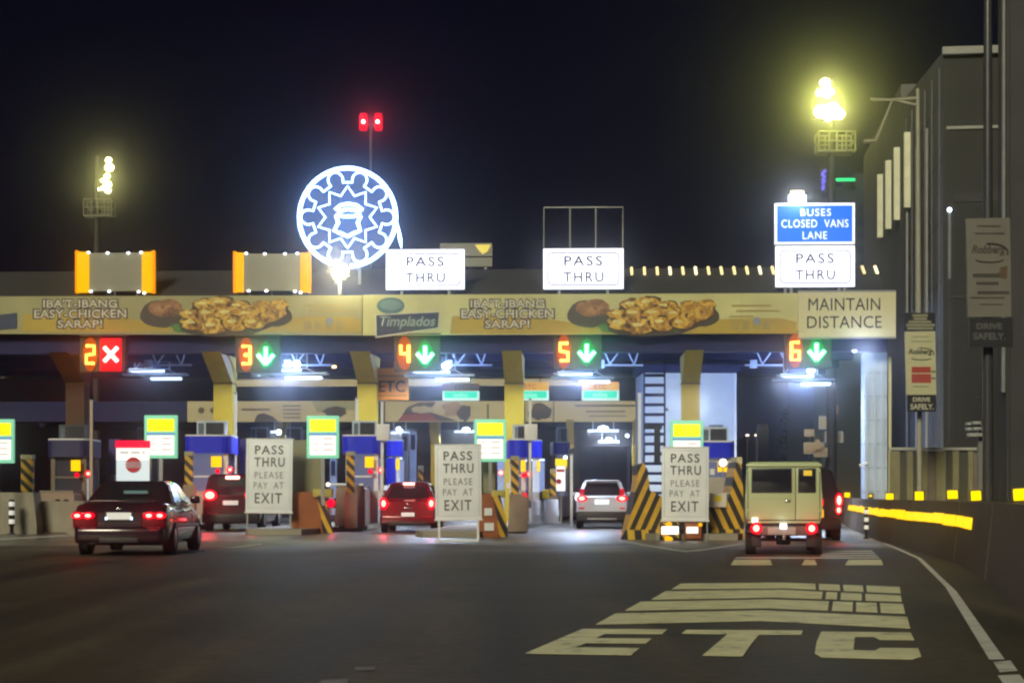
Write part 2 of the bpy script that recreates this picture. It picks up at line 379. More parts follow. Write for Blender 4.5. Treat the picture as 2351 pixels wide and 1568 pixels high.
# letters E T C
marking([(325, 362), (712, 365), (690, 385), (430, 384), (385, 405), (642, 407), (615, 428), (345, 426), (295, 447), (585, 451), (548, 482), (62, 474)])
marking([(800, 367), (1335, 370), (1328, 388), (1135, 388), (1100, 430), (1060, 487), (875, 484), (945, 425), (990, 386), (780, 383)])
marking([(1420, 375), (1830, 380), (1847, 413), (1690, 412), (1660, 398), (1575, 398), (1567, 460), (1665, 463), (1690, 450), (1865, 452), (1880, 490), (1840, 502), (1420, 492), (1390, 475), (1400, 420)])
# rows of bars beyond the letters
rows = [((775, 155), (1250, 151), (1780, 170), (735, 180), (1250, 176), (1785, 200)),
        ((705, 190), (1225, 183), (1785, 210), (640, 228), (1215, 218), (1790, 238)),
        ((590, 238), (1190, 228), (1795, 248), (520, 278), (1170, 267), (1805, 292)),
        ((475, 292), (1150, 278), (1815, 308), (385, 342), (1140, 325), (1828, 360))]
def mixp(a, b, t): return (a[0] + (b[0] - a[0]) * t, a[1] + (b[1] - a[1]) * t)
for i, (a, b, c, d, e, f) in enumerate(rows):
    if i == 3:
        marking([a, b, c, f, e, d]); continue
    cuts = [(0.0, .27 if i == 0 else .36 if i == 1 else .44), (.30 if i == 0 else .39 if i == 1 else .47, .48 if i < 2 else .62), (.51 if i < 2 else .645, .68 if i < 2 else .80), (.71 if i < 2 else .825, 1.0)]
    t0 = cuts[0][1]
    marking([a, b, mixp(b, c, t0), mixp(e, f, t0), e, d])
    for s0, s1 in cuts[1:]:
        marking([mixp(b, c, s0), mixp(b, c, s1), mixp(e, f, s1), mixp(e, f, s0)])
# curved edge line on the right
le = [(1700, -30), (1770, 0), (1860, 40), (1990, 170), (2190, 500)]; re = [(1712, -30), (1790, 0), (1880, 40), (2040, 190), (2260, 500)]
for i in range(4): marking([le[i], re[i], re[i + 1], le[i + 1]], linepaint)
marking([(2210, 515), (2290, 508), (2320, 553), (2240, 560)], linepaint)
marking([(2230, 577), (2330, 572), (2420, 680), (2310, 690)], linepaint)
# yellowish transverse bars in front of the van
for (x0, x1) in ((1005, 1195), (1330, 1400), (1530, 1705)):
    marking([(x0 + 15, 46), (x1 - 10, 46), (x1, 70), (x0, 70)])
for y in (4, 14, 25, 35):
    marking([(1420 if y < 30 else 1030, y), (1650 + y, y), (1653 + y, y + 4.5), (1418 if y < 30 else 1025, y + 4.5)], linepaint)
# thin chevron line round the island nose, patches on the dark asphalt
ch = [(1420, 1240), (1545, 1260), (1575, 1264), (1610, 1261), (1712, 1246)]
for i in range(4):
    (a, b), (c, d) = ch[i], ch[i + 1]; marking([(a, b), (c, d), (c, d + 2.2), (a, b + 2.0)], linepaint, conv=False)
faintp = M('nearly worn off paint', (.16, .15, .13), .6, var=.3, scale=4)
marking([(815, 1530), (862, 1529), (860, 1536), (815, 1537)], faintp, conv=False)
marking([(740, 1560), (800, 1557), (795, 1568), (730, 1568)], faintp, conv=False)
marking([(0, 1236), (170, 1228), (172, 1230), (0, 1239)], linepaint, conv=False)
marking([(470, 1262), (600, 1247), (602, 1249), (470, 1266)], linepaint, conv=False)

LH = 0.070                                       # the toll lanes head a little to the right
def lane_x(u_col, Y):                            # x of a line through the column of an island, running along the lane
    x64 = (u_col - CX) * 64.5 / F; return x64 + math.tan(LH) * 1.35 * (Y - 64.5)
ISL = [(150, 50, 1.9), (515, 50, 2.0), (845, 49.5, 2.0), (1180, 46.5, 2.0), (1585, 43.6, 2.7)]
for i, (uc, y0, w) in enumerate(ISL):
    a, b = lane_x(uc, y0), lane_x(uc, 82)
    struct('traffic_island', MB().slab([(a - w * .38, y0), (a + w * .38, y0), (a + w / 2, y0 + 1.2), (b + w / 2, 82), (b - w / 2, 82), (a - w / 2, y0 + 1.2)], 0.0, 0.16), concrete)

# barrier wall along the right edge
wl = [(1.6, 4.0), (3.2, 8.5), (4.8, 16.3), (6.27, 23.1), (7.4, 29.2), (9.1, 43.5), (11.6, 60), (17, 92)]
def wall_strip(name, line, t, z0, z1, mat, top=None):
    vs = []
    for x, y in line: vs += [(x, y, z0), (x + t * .2, y, z1), (x + t * .8, y, z1), (x + t, y, z0)]
    fs = [(4 * i + j, 4 * i + (j + 1) % 4, 4 * i + 4 + (j + 1) % 4, 4 * i + 4 + j) for i in range(len(line) - 1) for j in range(4)]
    n = 4 * (len(line) - 1)
    return MB().add(vs, fs + [(0, 1, 2, 3), (n, n + 1, n + 2, n + 3)])
bw = bpy.data.objects.new('barrier_wall', None); C.objects.link(bw); bw.location = (0, 0, 0)
tag(bw, 'long dark concrete barrier curving along the right edge of the road', 'barrier')
barrier_m = M('grimy barrier concrete', (0.085, 0.062, 0.04), 0.8, var=0.25, scale=0.8, bump=0.3)
for i in range(len(wl) - 1):                     # cast in segments
    (x0, y0), (x1, y1) = wl[i], wl[i + 1]; k = max(1, round((y1 - y0) / 6))
    for j in range(k):
        a = (x0 + (x1 - x0) * j / k, y0 + (y1 - y0) * j / k + .02); b = (x0 + (x1 - x0) * (j + 1) / k, y0 + (y1 - y0) * (j + 1) / k - .02)
        wall_strip('segment', [a, b], 0.55, 0, 1.02, None).build('segment', barrier_m, bw)
def wall_x(y):
    for (x0, y0), (x1, y1) in zip(wl, wl[1:]):
        if y0 <= y <= y1: return x0 + (x1 - x0) * (y - y0) / (y1 - y0)
# yellow reflective strip on the wall face, glowing in place of returned headlight
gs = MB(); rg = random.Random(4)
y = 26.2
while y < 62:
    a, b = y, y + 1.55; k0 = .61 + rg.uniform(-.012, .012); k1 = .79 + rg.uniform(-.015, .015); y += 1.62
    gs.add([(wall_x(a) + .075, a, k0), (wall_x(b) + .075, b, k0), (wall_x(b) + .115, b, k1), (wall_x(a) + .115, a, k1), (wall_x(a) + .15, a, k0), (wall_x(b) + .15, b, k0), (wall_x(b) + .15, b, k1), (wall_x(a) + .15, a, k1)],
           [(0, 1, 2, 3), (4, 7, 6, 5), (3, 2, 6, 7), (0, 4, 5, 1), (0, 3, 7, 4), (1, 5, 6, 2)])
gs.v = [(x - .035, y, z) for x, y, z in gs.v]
gso = gs.build('reflective_strip', yellowreflect)
tag(gso, 'glowing yellow reflective strip along the face of the right barrier', 'guide strip', kind='stuff')
places = ['nearest the picture edge', 'second from the right edge', 'third from the right edge', 'left of the camera post lamps', 'just right of the pale end pillar', 'beside the pale end pillar', 'farthest one beside the dark vehicle']
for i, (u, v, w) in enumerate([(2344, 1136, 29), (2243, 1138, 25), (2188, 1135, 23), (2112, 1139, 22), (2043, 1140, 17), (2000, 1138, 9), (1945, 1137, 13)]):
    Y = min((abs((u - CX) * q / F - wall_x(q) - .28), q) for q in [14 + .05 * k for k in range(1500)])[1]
    t = Thing('delineator', 'square glowing amber reflector on the right barrier, ' + places[i], 'road reflector', u, HV + (HC - 1.02) * F / Y, Y, group='amber delineators along the right barrier')
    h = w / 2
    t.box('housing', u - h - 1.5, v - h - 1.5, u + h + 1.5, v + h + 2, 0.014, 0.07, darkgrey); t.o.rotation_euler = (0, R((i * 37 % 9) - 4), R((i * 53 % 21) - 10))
    t.box('lens', u - h, v - h + (i % 3), u + h - (i % 2) * 2, v + h - 2, -0.02, 0.012, amberdot, 0.025); t.light(u, v - 1, -.16, .5, (1, .55, 0), .05, name='lamp_glow')  # point light added for the glow round each reflector
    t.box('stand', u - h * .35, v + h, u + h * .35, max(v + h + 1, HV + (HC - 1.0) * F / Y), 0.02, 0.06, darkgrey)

# left concrete barrier
t = Thing('barrier_wall', 'beige concrete barrier blocks at the left edge behind the bollards', 'barrier', 90, 1225, 51)
for k, (u0, v0, u1, v1, d) in enumerate([(-180, 1130, -30, 1228, 0), (-27, 1130, 84, 1228, 0), (88, 1150, 200, 1222, .7)]):
    t.poly('block', [(u0, v1), (u0, v1 - 22), (u0 + 8, v0), (u1 - 8, v0), (u1, v1 - 22), (u1, v1)], d, d + .8, concrete)

# ================================================================== CANOPY GANTRY
G = Thing('toll_canopy', 'wide toll plaza canopy with yellow columns and navy beams', 'toll canopy', 1175.5, 1138 + 1.11 * F / 62, 62, GR)
rx0, _ = G.p(-420, 700, 0); rx1, _ = G.p(2040, 700, 0)
ztop, zb = G.p(1175, 676, 0)[1], G.p(1175, 772, 0)[1]
z_ridge = G.p(1175, 618, 2.6)[1]
MB().xprism([(0.35, ztop - .05), (2.6, z_ridge), (20, z_ridge + .35), (20, zb - .1), (19.8, zb - .1), (19.8, z_ridge + .1), (2.6, z_ridge - .2), (0.35, ztop - .35)], rx0, rx1).build('roof', roofdark, G.o)
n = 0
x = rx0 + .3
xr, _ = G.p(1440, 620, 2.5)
while x < rx1:                                    # glints on the roof seams, put in as glowing ribs
    if x > xr: MB().xprism([(2.05, z_ridge - .25 * (z_ridge - ztop) + .05), (2.6, z_ridge + .06), (2.62, z_ridge - .05), (2.05, z_ridge - .25 * (z_ridge - ztop) - .1)], x, x + .09).build('rib_glint', E('warm rib glint', (1, .82, .38), 1.0) if round(x * 10) % 3 else E('bright warm rib glint', (1, .86, .5), 2.2), G.o)
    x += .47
MB().box(rx0, rx1, 0.30, 0.80, zb - .55, zb + .35).build('front_beam', navy, G.o)
MB().box(rx0, rx1, 0.36, 0.42, zb + .36, ztop - .3).build('fascia_back', darkgrey, G.o)
MB().box(rx0, rx1, 1.0, 19.5, zb + .30, zb + .36).build('ceiling', ceil_m, G.o)
for yb in (4.2, 8.0, 12.0, 16.0): MB().box(rx0, rx1, yb, yb + .3, zb - .25, zb + .29).build('cross_beam', navy, G.o)
for yb in (2.2, 6.2, 10.0): MB().box(rx0, rx1, yb, yb + .10, zb + .05, zb + .29).build('purlin', midgrey, G.o)
def column(uc, w, y_shaft, z0=0.16, z1=None, lean=2.1, mat=yellowpaint, parent=None, T=None, zk=None):
    T = T or G; xc, _ = T.p(uc, 1000, y_shaft); z1 = z1 or zb - .5
    zk = zk if zk is not None else T.p(uc, 880, y_shaft)[1]
    MB().xprism([(y_shaft - .35, z0), (y_shaft + .35, z0), (y_shaft + .35, zk), (y_shaft + .9, z1), (y_shaft + .35 - lean + .75, z1), (y_shaft + .3 - .1, zk + .55), (y_shaft - .05, zk + .65), (y_shaft - lean + .55, z1), (y_shaft - lean - .35, z1), (y_shaft - .35, zk)], xc - w / 2, xc + w / 2).build('column', mat, parent or T.o)
    MB().box(xc - w / 2 - .03, xc + w / 2 + .03, y_shaft - .38, y_shaft + .38, zk - .05, zk).build('column_collar', M('column collar', (0.20, .14, .02), .6), parent or T.o)
for uc in (-190, 178, 516, 845, 1181, 1585): column(uc, 0.70 if uc < 1500 else .66, 2.6, mat=yellowpaint if uc > 300 else M('column yellow in dim red light', (.085, .035, .015), .7))  # left columns: dimness and red light put into a brown colour
# pale end pillar with cladding
cx0, _ = G.p(1985, 1000, .9); cx1, _ = G.p(2040, 1000, .9)
MB().box(cx0, cx0 + .80, .9, 1.7, 0, zb - .55).build('end_pillar', palecol, G.o)
for k in range(7): MB().box(cx0 - .01, cx0 + .81, .885, 1.715, .4 + k * .85, .43 + k * .85).build('clamp_band', M('grey blue band', (.35, .4, .5), .5), G.o)
for dx in (.02, .30, .58): MB().box(cx0 + dx, cx0 + dx + .10, .84, .89, 0.2, zb - .6).build('conduit', palecol, G.o)
MB().prism([(cx0 - .12, 0), (cx0 + .92, 0), (cx0 + .84, .7), (cx0 - .04, .7)], .82, 1.8).build('pillar_foot', palecol, G.o)
MB().box(cx0 + .86, cx0 + .96, .95, 1.1, 0, zb - .7).build('drain_pipe', creamsign, G.o)

# ---- banners on the canopy front
chick = printed('fried chicken print', [(0.06, .018, .004), (0.34, .15, .015), (0.66, .40, .045), (0.80, .58, .12)], 3.4, 7)
chick2 = printed('brown chicken print', [(0.07, .025, .012), (0.30, .13, .05), (0.50, .28, .12)], 3.0, 4)
bowl = M('dark bowl print', (0.06, .045, .035), .5, var=.2)
leaf = M('green leaf print', (0.06, .20, .04), .5, var=.3, scale=3)
letterw = M('banner letter ink', (0.62, .58, .48), .5)
letterd = M('banner outline ink', (0.02, .018, .02), .5)
teal = M('teal logo ink', (0.06, .17, .17), .5, var=.2)
navyink = M('navy logo ink', (0.02, .035, .09), .5)
smallink = M('faded small print', (0.36, .28, .08), .5)
stripek = M('banner lower navy stripe', (.04, .04, .11), .5)
def blob(u, v, a, b, n=18, seed=0, rough=.16):
    rnd = random.Random(seed)
    return [(u + a * math.cos(2 * math.pi * i / n) * (1 + rnd.uniform(-rough, rough)), v + b * math.sin(2 * math.pi * i / n) * (1 + rnd.uniform(-rough, rough))) for i in range(n)]
def banner(u0, u1, vt, vb, du, label, with_logo, vt1=None, vb1=None, vinyl=None):
    um = (u0 + u1) / 2
    t = Thing('advertising_banner', label, 'banner', um, vb, YG(um, .15), GR)
    t.poly('panel', [(u0, vt), (u1, vt1 or vt), (u1, vb1 or vb), (u0, vb)], 0.0, .06, vinyl or cream)
    # golden wave across the lower half
    t.poly('wave_print', [(u0 + 200, vb - 4), (u0 + 205, vb - 44), (u0 + 360, vb - 48), (u0 + 470, vb - 30), (u1 - 40, vb - 40), (u1 - 3, vb - 30), (u1 - 3, vb - 4)], -.006, -.001, gold)
    L = du
    for s, a, b, c, d in (("IBA'T-IBANG", 1080, 688, 1250, 706), ("EASY-CHICKEN", 1059, 711, 1271, 730), ("SARAP!", 1113, 735, 1216, 753)):
        t.text(s, L + a - 3, b - 2.5, L + c + 3, d + 2.5, -.010, letterd, offset=.08, part='lettering_outline', spacing=1.05)
        t.text(s, L + a, b, L + c, d, -.016, letterw, offset=.02, spacing=1.05)
    t.poly('bowl_print', blob(L + 1352, 721, 50, 32, seed=2, rough=.05), -.012, -.007, bowl)
    t.poly('stew_print', blob(L + 1362, 708, 40, 20, seed=3), -.016, -.0125, chick2)
    t.poly('leaf_print', blob(L + 1400, 752, 26, 12, seed=9, rough=.3), -.013, -.007, leaf)
    t.poly('leaf_print', blob(L + 1560, 748, 26, 12, seed=10, rough=.3), -.013, -.007, leaf)
    t.poly('platter_print', [(L + 1385, 762), (L + 1470, 773), (L + 1560, 768), (L + 1610, 748), (L + 1600, 740), (L + 1400, 745)], -.0125, -.0068, bowl)
    rp_ = random.Random(int(u0) + 5); dk = M('dark sauce print', (.05, .018, .006), .5, var=.3); hi = M('highlight print', (.78, .60, .22), .5, var=.25, scale=5)
    for q, (pu, pv_, pa, pb) in enumerate([(1452, 700, 26, 14), (1490, 696, 30, 15), (1530, 704, 26, 14), (1420, 722, 24, 13), (1460, 722, 30, 16), (1505, 720, 32, 16), (1550, 722, 28, 15), (1425, 744, 30, 16), (1470, 750, 34, 17), (1520, 742, 32, 16), (1565, 742, 26, 13)]):
        y_ = -.0165 - .0014 * q
        t.poly('chicken_shade_print', blob(L + pu + 1, pv_ + 2, pa + 2.5, pb + 2.5, seed=40 + q, rough=.2), y_ - .0004, y_, dk)
        t.poly('chicken_print', blob(L + pu, pv_, pa, pb, seed=60 + q, rough=.22), y_ - .0009, y_ - .0005, chick)
        t.poly('highlight_print', blob(L + pu - pa * .25, pv_ - pb * .3, pa * .4, pb * .28, n=10, seed=80 + q, rough=.3), y_ - .0013, y_ - .001, hi)
    t.poly('plate_print', blob(L + 1612, 726, 40, 24, seed=11, rough=.04), -.013, -.007, bowl)
    for q, (du2, dv, a, b) in enumerate([(1585, 704, 24, 14), (1612, 716, 28, 15), (1622, 700, 20, 12), (1600, 728, 22, 12)]):
        t.poly('chicken_print', blob(L + du2, dv, a, b, seed=20 + q), -.018 - .003 * q, -.0135 - .003 * q, chick); t.poly('chicken_shade_print', blob(L + du2, dv + 2, a + 2, b + 2, seed=120 + q, rough=.2), -.0155 - .003 * q + .0022, -.0135 - .003 * q + .0026, dk)
    for q, (a, b, c, d) in enumerate([(1680, 700, 1770, 704), (1690, 712, 1790, 716), (1675, 725, 1730, 729)]):
        t.box('small_print', L + a, b, L + c, d, -.006, -.001, smallink)
    for q in range(4):
        t.box('recipe_box', L + 1680 + q * 24, 737, L + 1696 + q * 24, 757, -.007, -.001, smallink)
    for q in range(5): t.box('seam', u0 + (u1 - u0) * (q + .7) / 5.4, vt + 1, u0 + (u1 - u0) * (q + .7) / 5.4 + 1.2, vb - 1, -.0035, -.0005, M('banner seam shade', (.46, .41, .18), .5))
    t.disc('seal_print', L + 1738, 737, -.012, 9, M('grey seal ink', (.25, .27, .33), .5), thick=.005)
    if with_logo:
        t.disc('logo_oval', L + 897, 702, -.010, 32, teal, rv=19, thick=.006)
        t.disc('logo_oval', L + 897, 700, -.017, 26, M('logo pale ink', (.16, .26, .27), .5), rv=12, thick=.006)
        t.poly('logo_panel', [(L + 861, 722), (L + 1011, 714), (L + 1008, 755), (L + 862, 776)], -.024, -.0185, letterw)
        t.poly('logo_panel', [(L + 864, 724), (L + 1008, 717), (L + 1005, 752), (L + 865, 772)], -.030, -.0245, navyink)
        t.text('Timplados', L + 872, 726, L + 1000, 756, -.034, M('logo script ink', (.30, .38, .33), .5), offset=.012, shear=.25)
    else:
        t.poly('logo_panel', [(-10, 724), (39, 718), (39, 754), (-10, 758)], -.024, -.0185, navyink)
    return t
bR = banner(833, 1832, 677, 770, 0, 'cream food banner on the canopy front with a script logo panel and fried chicken', True, 673, 765)
bL = banner(-150, 831, 681, 766, -981, 'dimmer cream food banner on the left half of the canopy front', False, 678, 770, M('dim lit cream banner vinyl', (0.34, .32, .15), .5, var=.15, scale=.6))  # weaker light on the left half put into a darker vinyl
# navy skirt under the banners
mx = Thing('notice_board', 'cream board reading MAINTAIN DISTANCE at the right end of the canopy', 'sign', 1945, 775, YG(1945, .35), GR)
mx.box('panel', 1833, 668, 2057, 776, 0, .08, creamsign)
mx.box('frame', 1832, 667, 2058, 669.5, -.02, .09, midgrey); mx.box('frame', 1832, 774.5, 2058, 777, -.02, .09, midgrey)
mx.text('MAINTAIN', 1856, 685, 2021, 712, -.004, blackm, spacing=1.04)
mx.text('DISTANCE', 1853, 726, 2024, 753, -.004, blackm, spacing=1.04)

# ---- PASS THRU light boxes standing on the canopy
def pass_box(u0, v0, u1, v1, label, cat='sign'):
    um = (u0 + u1) / 2
    t = Thing('overhead_sign', label, cat, um, 676, YG(um, -.3), GR, group='backlit signs standing on the canopy')
    t.box('housing', u0, v0, u1, v1, 0.02, .22, white)
    t.box('sign_face', u0 + 1, v0 + 1, u1 - 1, v1 - 1, 0, .018, lightbox)
    m = MB()
    a, b, c, d = u0 + 11, v0 + 10, u1 - 11, v1 - 10; rr = 9
    path = []
    for (qu, qv, a0) in ((c - rr, b + rr, -90), (c - rr, d - rr, 0), (a + rr, d - rr, 90), (a + rr, b + rr, 180)):
        for k in range(4):
            an = R(a0 + 30 * k); path.append((qu + rr * math.cos(an), qv + rr * math.sin(an)))
    t.line('border_line', path, .026, M('sign border ink', (.42, .43, .60), .5), dy=-.01, closed=True)
    w = u1 - u0; h = v1 - v0
    ink = M('sign letter ink', (.05, .045, .10), .6)
    t.text('PASS', u0 + w * .26, v0 + h * .18, u0 + w * .735, v0 + h * .42, -.012, ink, offset=.016, spacing=1.22)
    t.text('THRU', u0 + w * .25, v0 + h * .58, u0 + w * .75, v0 + h * .82, -.012, ink, offset=.016, spacing=1.22)
    for f in (.2, .8):
        t.box('leg', u0 + w * f - 3, v1, u0 + w * f + 3, 690, .06, .16, midgrey)
    return t
pass_box(886, 573, 1067, 665, 'glowing white PASS THRU sign right of the round light ornament')
pb = pass_box(1247, 571, 1432, 664, 'glowing white PASS THRU sign below the empty pipe frame')
pass_box(1780, 565, 1963, 659, 'glowing white PASS THRU sign below the blue sign')
pb.lines('pipe_frame', [[(1249, 571), (1249, 477), (1430, 476), (1430, 571)], [(1309, 571), (1309, 477)], [(1368, 571), (1368, 477)]], .035, midgrey, dy=.1)
t = Thing('overhead_sign', 'blue sign reading BUSES CLOSED VANS LANE above the white one', 'sign', 1870, 565, YG(1870, -.3), GR)
t.box('housing', 1778, 467, 1963, 561, .02, .2, white)
t.box('sign_rim', 1779, 468, 1962, 560, 0, .018, E('backlit white rim', (.85, .9, 1), .9))
m = t.box('sign_face', 1784, 473, 1957, 555, -.012, -.002, litblue)
lw = E('backlit white letters', (.9, .95, 1.0), .95)
t.text('BUSES', 1838, 480, 1908, 496, -.016, lw, spacing=1.15); t.text('CLOSED  VANS', 1794, 505, 1948, 522, -.016, lw, spacing=1.12); t.text('LANE', 1843, 532, 1899, 549, -.016, lw, spacing=1.15)
t.box('leg', 1800, 561, 1806, 690, .06, .16, midgrey); t.box('leg', 1936, 561, 1942, 690, .06, .16, midgrey)
t = Thing('floodlight', 'small white floodlight on top of the blue sign', 'floodlight', 1830, 467, YG(1830, -.2), GR)
t.box('housing', 1812, 440, 1850, 466, .05, .35, darkgrey, .02); t.box('lens', 1811, 448, 1851, 468, -.02, .05, lamp_cool, .02)
t.box('upper_lens', 1815, 438, 1846, 446, -.02, .05, E('warm lamp glass', (1, .75, .35), 3), .02)
t.box('bracket', 1826, 466, 1834, 469, .1, .2, midgrey); t.light(1830, 455, -.6, 60, (.9, .95, 1), .3)

# ---- two boards seen from behind with amber lamp ends
def amber_box(u0, v0, u1, v1, label, eL, eR):
    um = (u0 + u1) / 2
    t = Thing('lane_board', label, 'sign', um, 676, YG(um, -.3), GR, group='amber edged boards on the canopy')
    t.box('panel', u0 + 12, v0 + 3, u1 - 12, v1 - 3, .03, .20, greypanel)
    t.box('amber_strip', u0 + 5, v0, u0 + eL, v1, -.02, .2, amber, .03); t.box('amber_strip', u1 - eR, v0, u1 - 5, v1, -.02, .2, amber, .03)
    t.box('strip_rim', u0, v0 - 3, u0 + 7, v1 + 2, .0, .18, amberdark, .02); t.box('strip_rim', u1 - 7, v0 - 3, u1, v1 + 2, .0, .18, amberdark, .02)
    for f, vv in ((.17, v0), (.41, v0 + 1), (.67, v0 + 1), (.83, v0), (.2, v1 - 4), (.43, v1 - 4), (.80, v1 - 3), (.87, v1)):
        t.ball('bulb', u0 + f * (u1 - u0), vv + 2, -.05, 3.6, E('small white bulb', (.95, .96, 1), 5), sz=.7)
    for f in (.22, .5, .78): t.box('leg', u0 + f * (u1 - u0) - 2, v1 - 3, u0 + f * (u1 - u0) + 2, 690, .08, .14, darkgrey)
amber_box(172, 578, 355, 671, 'grey board with amber ends, leftmost on the canopy', 32, 30)
amber_box(535, 580, 713, 670, 'grey board with amber ends beside the round light ornament', 24, 24)
# grey box sign with a lit corner behind the first PASS THRU sign
t = Thing('billboard', 'grey billboard with a lit upper corner behind the PASS THRU sign', 'billboard', 1085, 640, 70, GR)
t.box('panel', 1010, 559, 1130, 588, 0, .2, greypanel); t.box('panel', 1010, 592, 1130, 612, 0, .2, greypanel)
t.poly('lit_corner', [(1090, 562), (1127, 562), (1119, 578), (1108, 584), (1100, 576)], -.02, -.002, E('lamp lit vinyl', (.75, .62, .12), .55))  # lamp light on the corner put in as a glowing shape
t.box('post', 1112, 612, 1118, 690, .05, .15, midgrey); t.box('post', 1030, 612, 1036, 690, .05, .15, midgrey)

# ---- round LED ornament
cu, cv = 798, 499
L = Thing('light_ornament', 'round white LED wheel ornament with a star and shield on the canopy', 'light ornament', cu, 640, YG(cu, -1.2), GR)
def cpt(x, y): return (649 + .25 * x, 214.3 + .25 * y)
L.disc('backing', cu, cv, .18, 108, M('blue glow disc', (.010, .024, .060), .6, var=.25, scale=1.2), thick=.04, n=40)  # disc added to carry the blue glow inside the wheel
circ = [(cu + 111 * math.cos(2 * math.pi * i / 48), cv + 112.5 * math.sin(2 * math.pi * i / 48)) for i in range(48)]
L.line('outer_ring', circ, .075, glow_white, closed=True)
pts = []
for k in range(10):
    a = R(-90 + 18 + 36 * k); lu, lv = cu + 90 * math.cos(a), cv + 90 * math.sin(a)
    for q in range(13):
        b = a + R(-128 + 256 * q / 12); pts.append((lu + 17 * math.cos(b), lv + 17 * math.sin(b)))
L.line('gear_outline', pts, .032, glow_white, closed=True)
star = []
for k in range(20):
    a = R(-90 + 18 * k); r = 71 if k % 2 == 0 else 51; star.append((cu + r * math.cos(a), cv + r * math.sin(a)))
L.line('star_outline', star, .032, glow_white, closed=True)
L.lines('cap_outline', [[cpt(480, 1072), cpt(530, 1030), cpt(600, 1015), cpt(680, 1030), cpt(735, 1072)], [cpt(505, 1088), cpt(600, 1065), cpt(720, 1085)], [cpt(490, 1120), cpt(560, 1132), cpt(640, 1132), cpt(718, 1120)]], .06, glow_white)
L.line('shield_outline', [cpt(490, 1122), cpt(510, 1190), cpt(472, 1262), cpt(530, 1285), cpt(595, 1315), cpt(655, 1285), cpt(712, 1262), cpt(690, 1190), cpt(718, 1125)], .065, glow_white)
L.line('trailing_strip', [cpt(1048, 1170), cpt(1066, 1260), cpt(1078, 1340), cpt(1090, 1420)], [.015, .05, .07, .02], glow_white)
L.box('post', cu - 30, cv + 108, cu - 24, 660, .2, .3, midgrey); L.box('post', cu + 24, cv + 108, cu + 30, 660, .2, .3, midgrey)
L.light(cu, cv, -.9, 60, (.18, .40, 1.0), 1.2, name='wheel_glow')
t = Thing('floodlight', 'warm yellow white floodlight pair under the round light ornament', 'floodlight', 780, 655, YG(780, .3), GR)
t.box('housing', 760, 606, 802, 632, .02, .3, darkgrey, .02); t.ball('lens', 780, 617, 0, 15, E('warm white floodlight lens', (1, .93, .62), 25), sy=.3, sz=.8)
t.ball('small_lamp', 770, 638, 0, 5, E('amber small lamp', (1, .7, .1), 3), sy=.5); t.ball('small_lamp', 789, 637, 0, 5, MATS['amber small lamp'], sy=.5)
t.box('bracket', 776, 632, 784, 676, .1, .18, midgrey); t.light(780, 617, -.5, 220, (1, .9, .55), .25)
# ---- red beacon tower
t = Thing('radio_mast', 'thin dark mast with two red beacons above the round ornament', 'mast', 851, 700, 120, 0)
t.box('pole', 848.5, 285, 853.5, 1160, .1, .25, M('mast steel', (.06, .06, .08), .6))
t.box('cross_arm', 832, 286, 872, 289, .1, .2, darkgrey)
for u in (833, 868):
    h = t.box('beacon', u - 9, 258, u + 10, 300, 0, .45, redglow, .22); t.ball('beacon_bulb', u + (1 if u < 850 else -1), 280, -.06, 4.5, E('white red beacon bulb', (1, .55, .55), 8), parent=h)  # red glowing body sized to stand for the bulb's halo
t.light(851, 280, -1.0, 60, (1, .03, .08), .3)

# ---- high masts
def high_mast(u, vb, lamps, vrail, urail, Y, label, power, warmcol):
    t = Thing('light_mast', label, 'light mast', u, HV + 1.11 * F / Y, Y)
    v0 = min(l[1] for l in lamps)
    x, z = t.p(u, v0 - 10, 0); z0 = 0
    MB().tube([(0, 0, 0), (0, 0, z * .5), (0, 0, z)], [.30, .24, .14], 12).build('pole', M('dark mast steel', (.035, .035, .035), .6), t.o)
    (ra, rb), (va, vb2) = urail, vrail
    m = MB()
    for uu in (ra, ra + (rb - ra) * .28, ra + (rb - ra) * .5, ra + (rb - ra) * .75, rb):
        x0, za = t.p(uu, va, -.6); _, zc = t.p(uu, vb2, -.6); m.tube([(x0, -.6, za), (x0, -.6, zc)], .05, 6); m.tube([(x0, .6, za), (x0, .6, zc)], .05, 6)
    x0, za = t.p(ra, va, -.6); x1, zc = t.p(rb, vb2, -.6); zm = (za + zc) / 2
    for zz in (za, zm, zc):
        for yy in (-.6, .6): m.tube([(x0, yy, zz), (x1, yy, zz)], .05, 6)
        for xx in (x0, x1): m.tube([(xx, -.6, zz), (xx, .6, zz)], .05, 6)
    m.build('railing', M('pale galvanised rail', (.24, .23, .18), .6), t.o)
    MB().box(x0, x1, -.6, .6, zc - .08, zc).build('platform', midgrey, t.o)
    for (lu, lv, r) in lamps:
        fx = t.box('lamp_head', lu - r, lv - r * .8, lu + r, lv + r * .8, .02, .5, darkgrey, .08)
        t.ball('lens', lu, lv, -.04, r, lamp_warm, parent=fx, sy=.5, sz=.9)
    (lu, lv, r) = lamps[0]
    for (lu, lv) in {(round(sum(l[0] for l in lamps) / len(lamps)), round(sum(l[1] for l in lamps) / len(lamps)))}:
        t.light(lu, lv, -1.6, power, warmcol, .7, name='mast_light')
    return t
high_mast(1909, 900, [(1895, 192, 13), (1901, 212, 15), (1882, 214, 9), (1886, 257, 17), (1912, 250, 16), (1926, 262, 14), (1904, 268, 14)], (302, 346), (1880, 1964), 96, 'tall light mast on the right with a cluster of blazing yellow floodlights', 650, (.92, 1.0, .13))
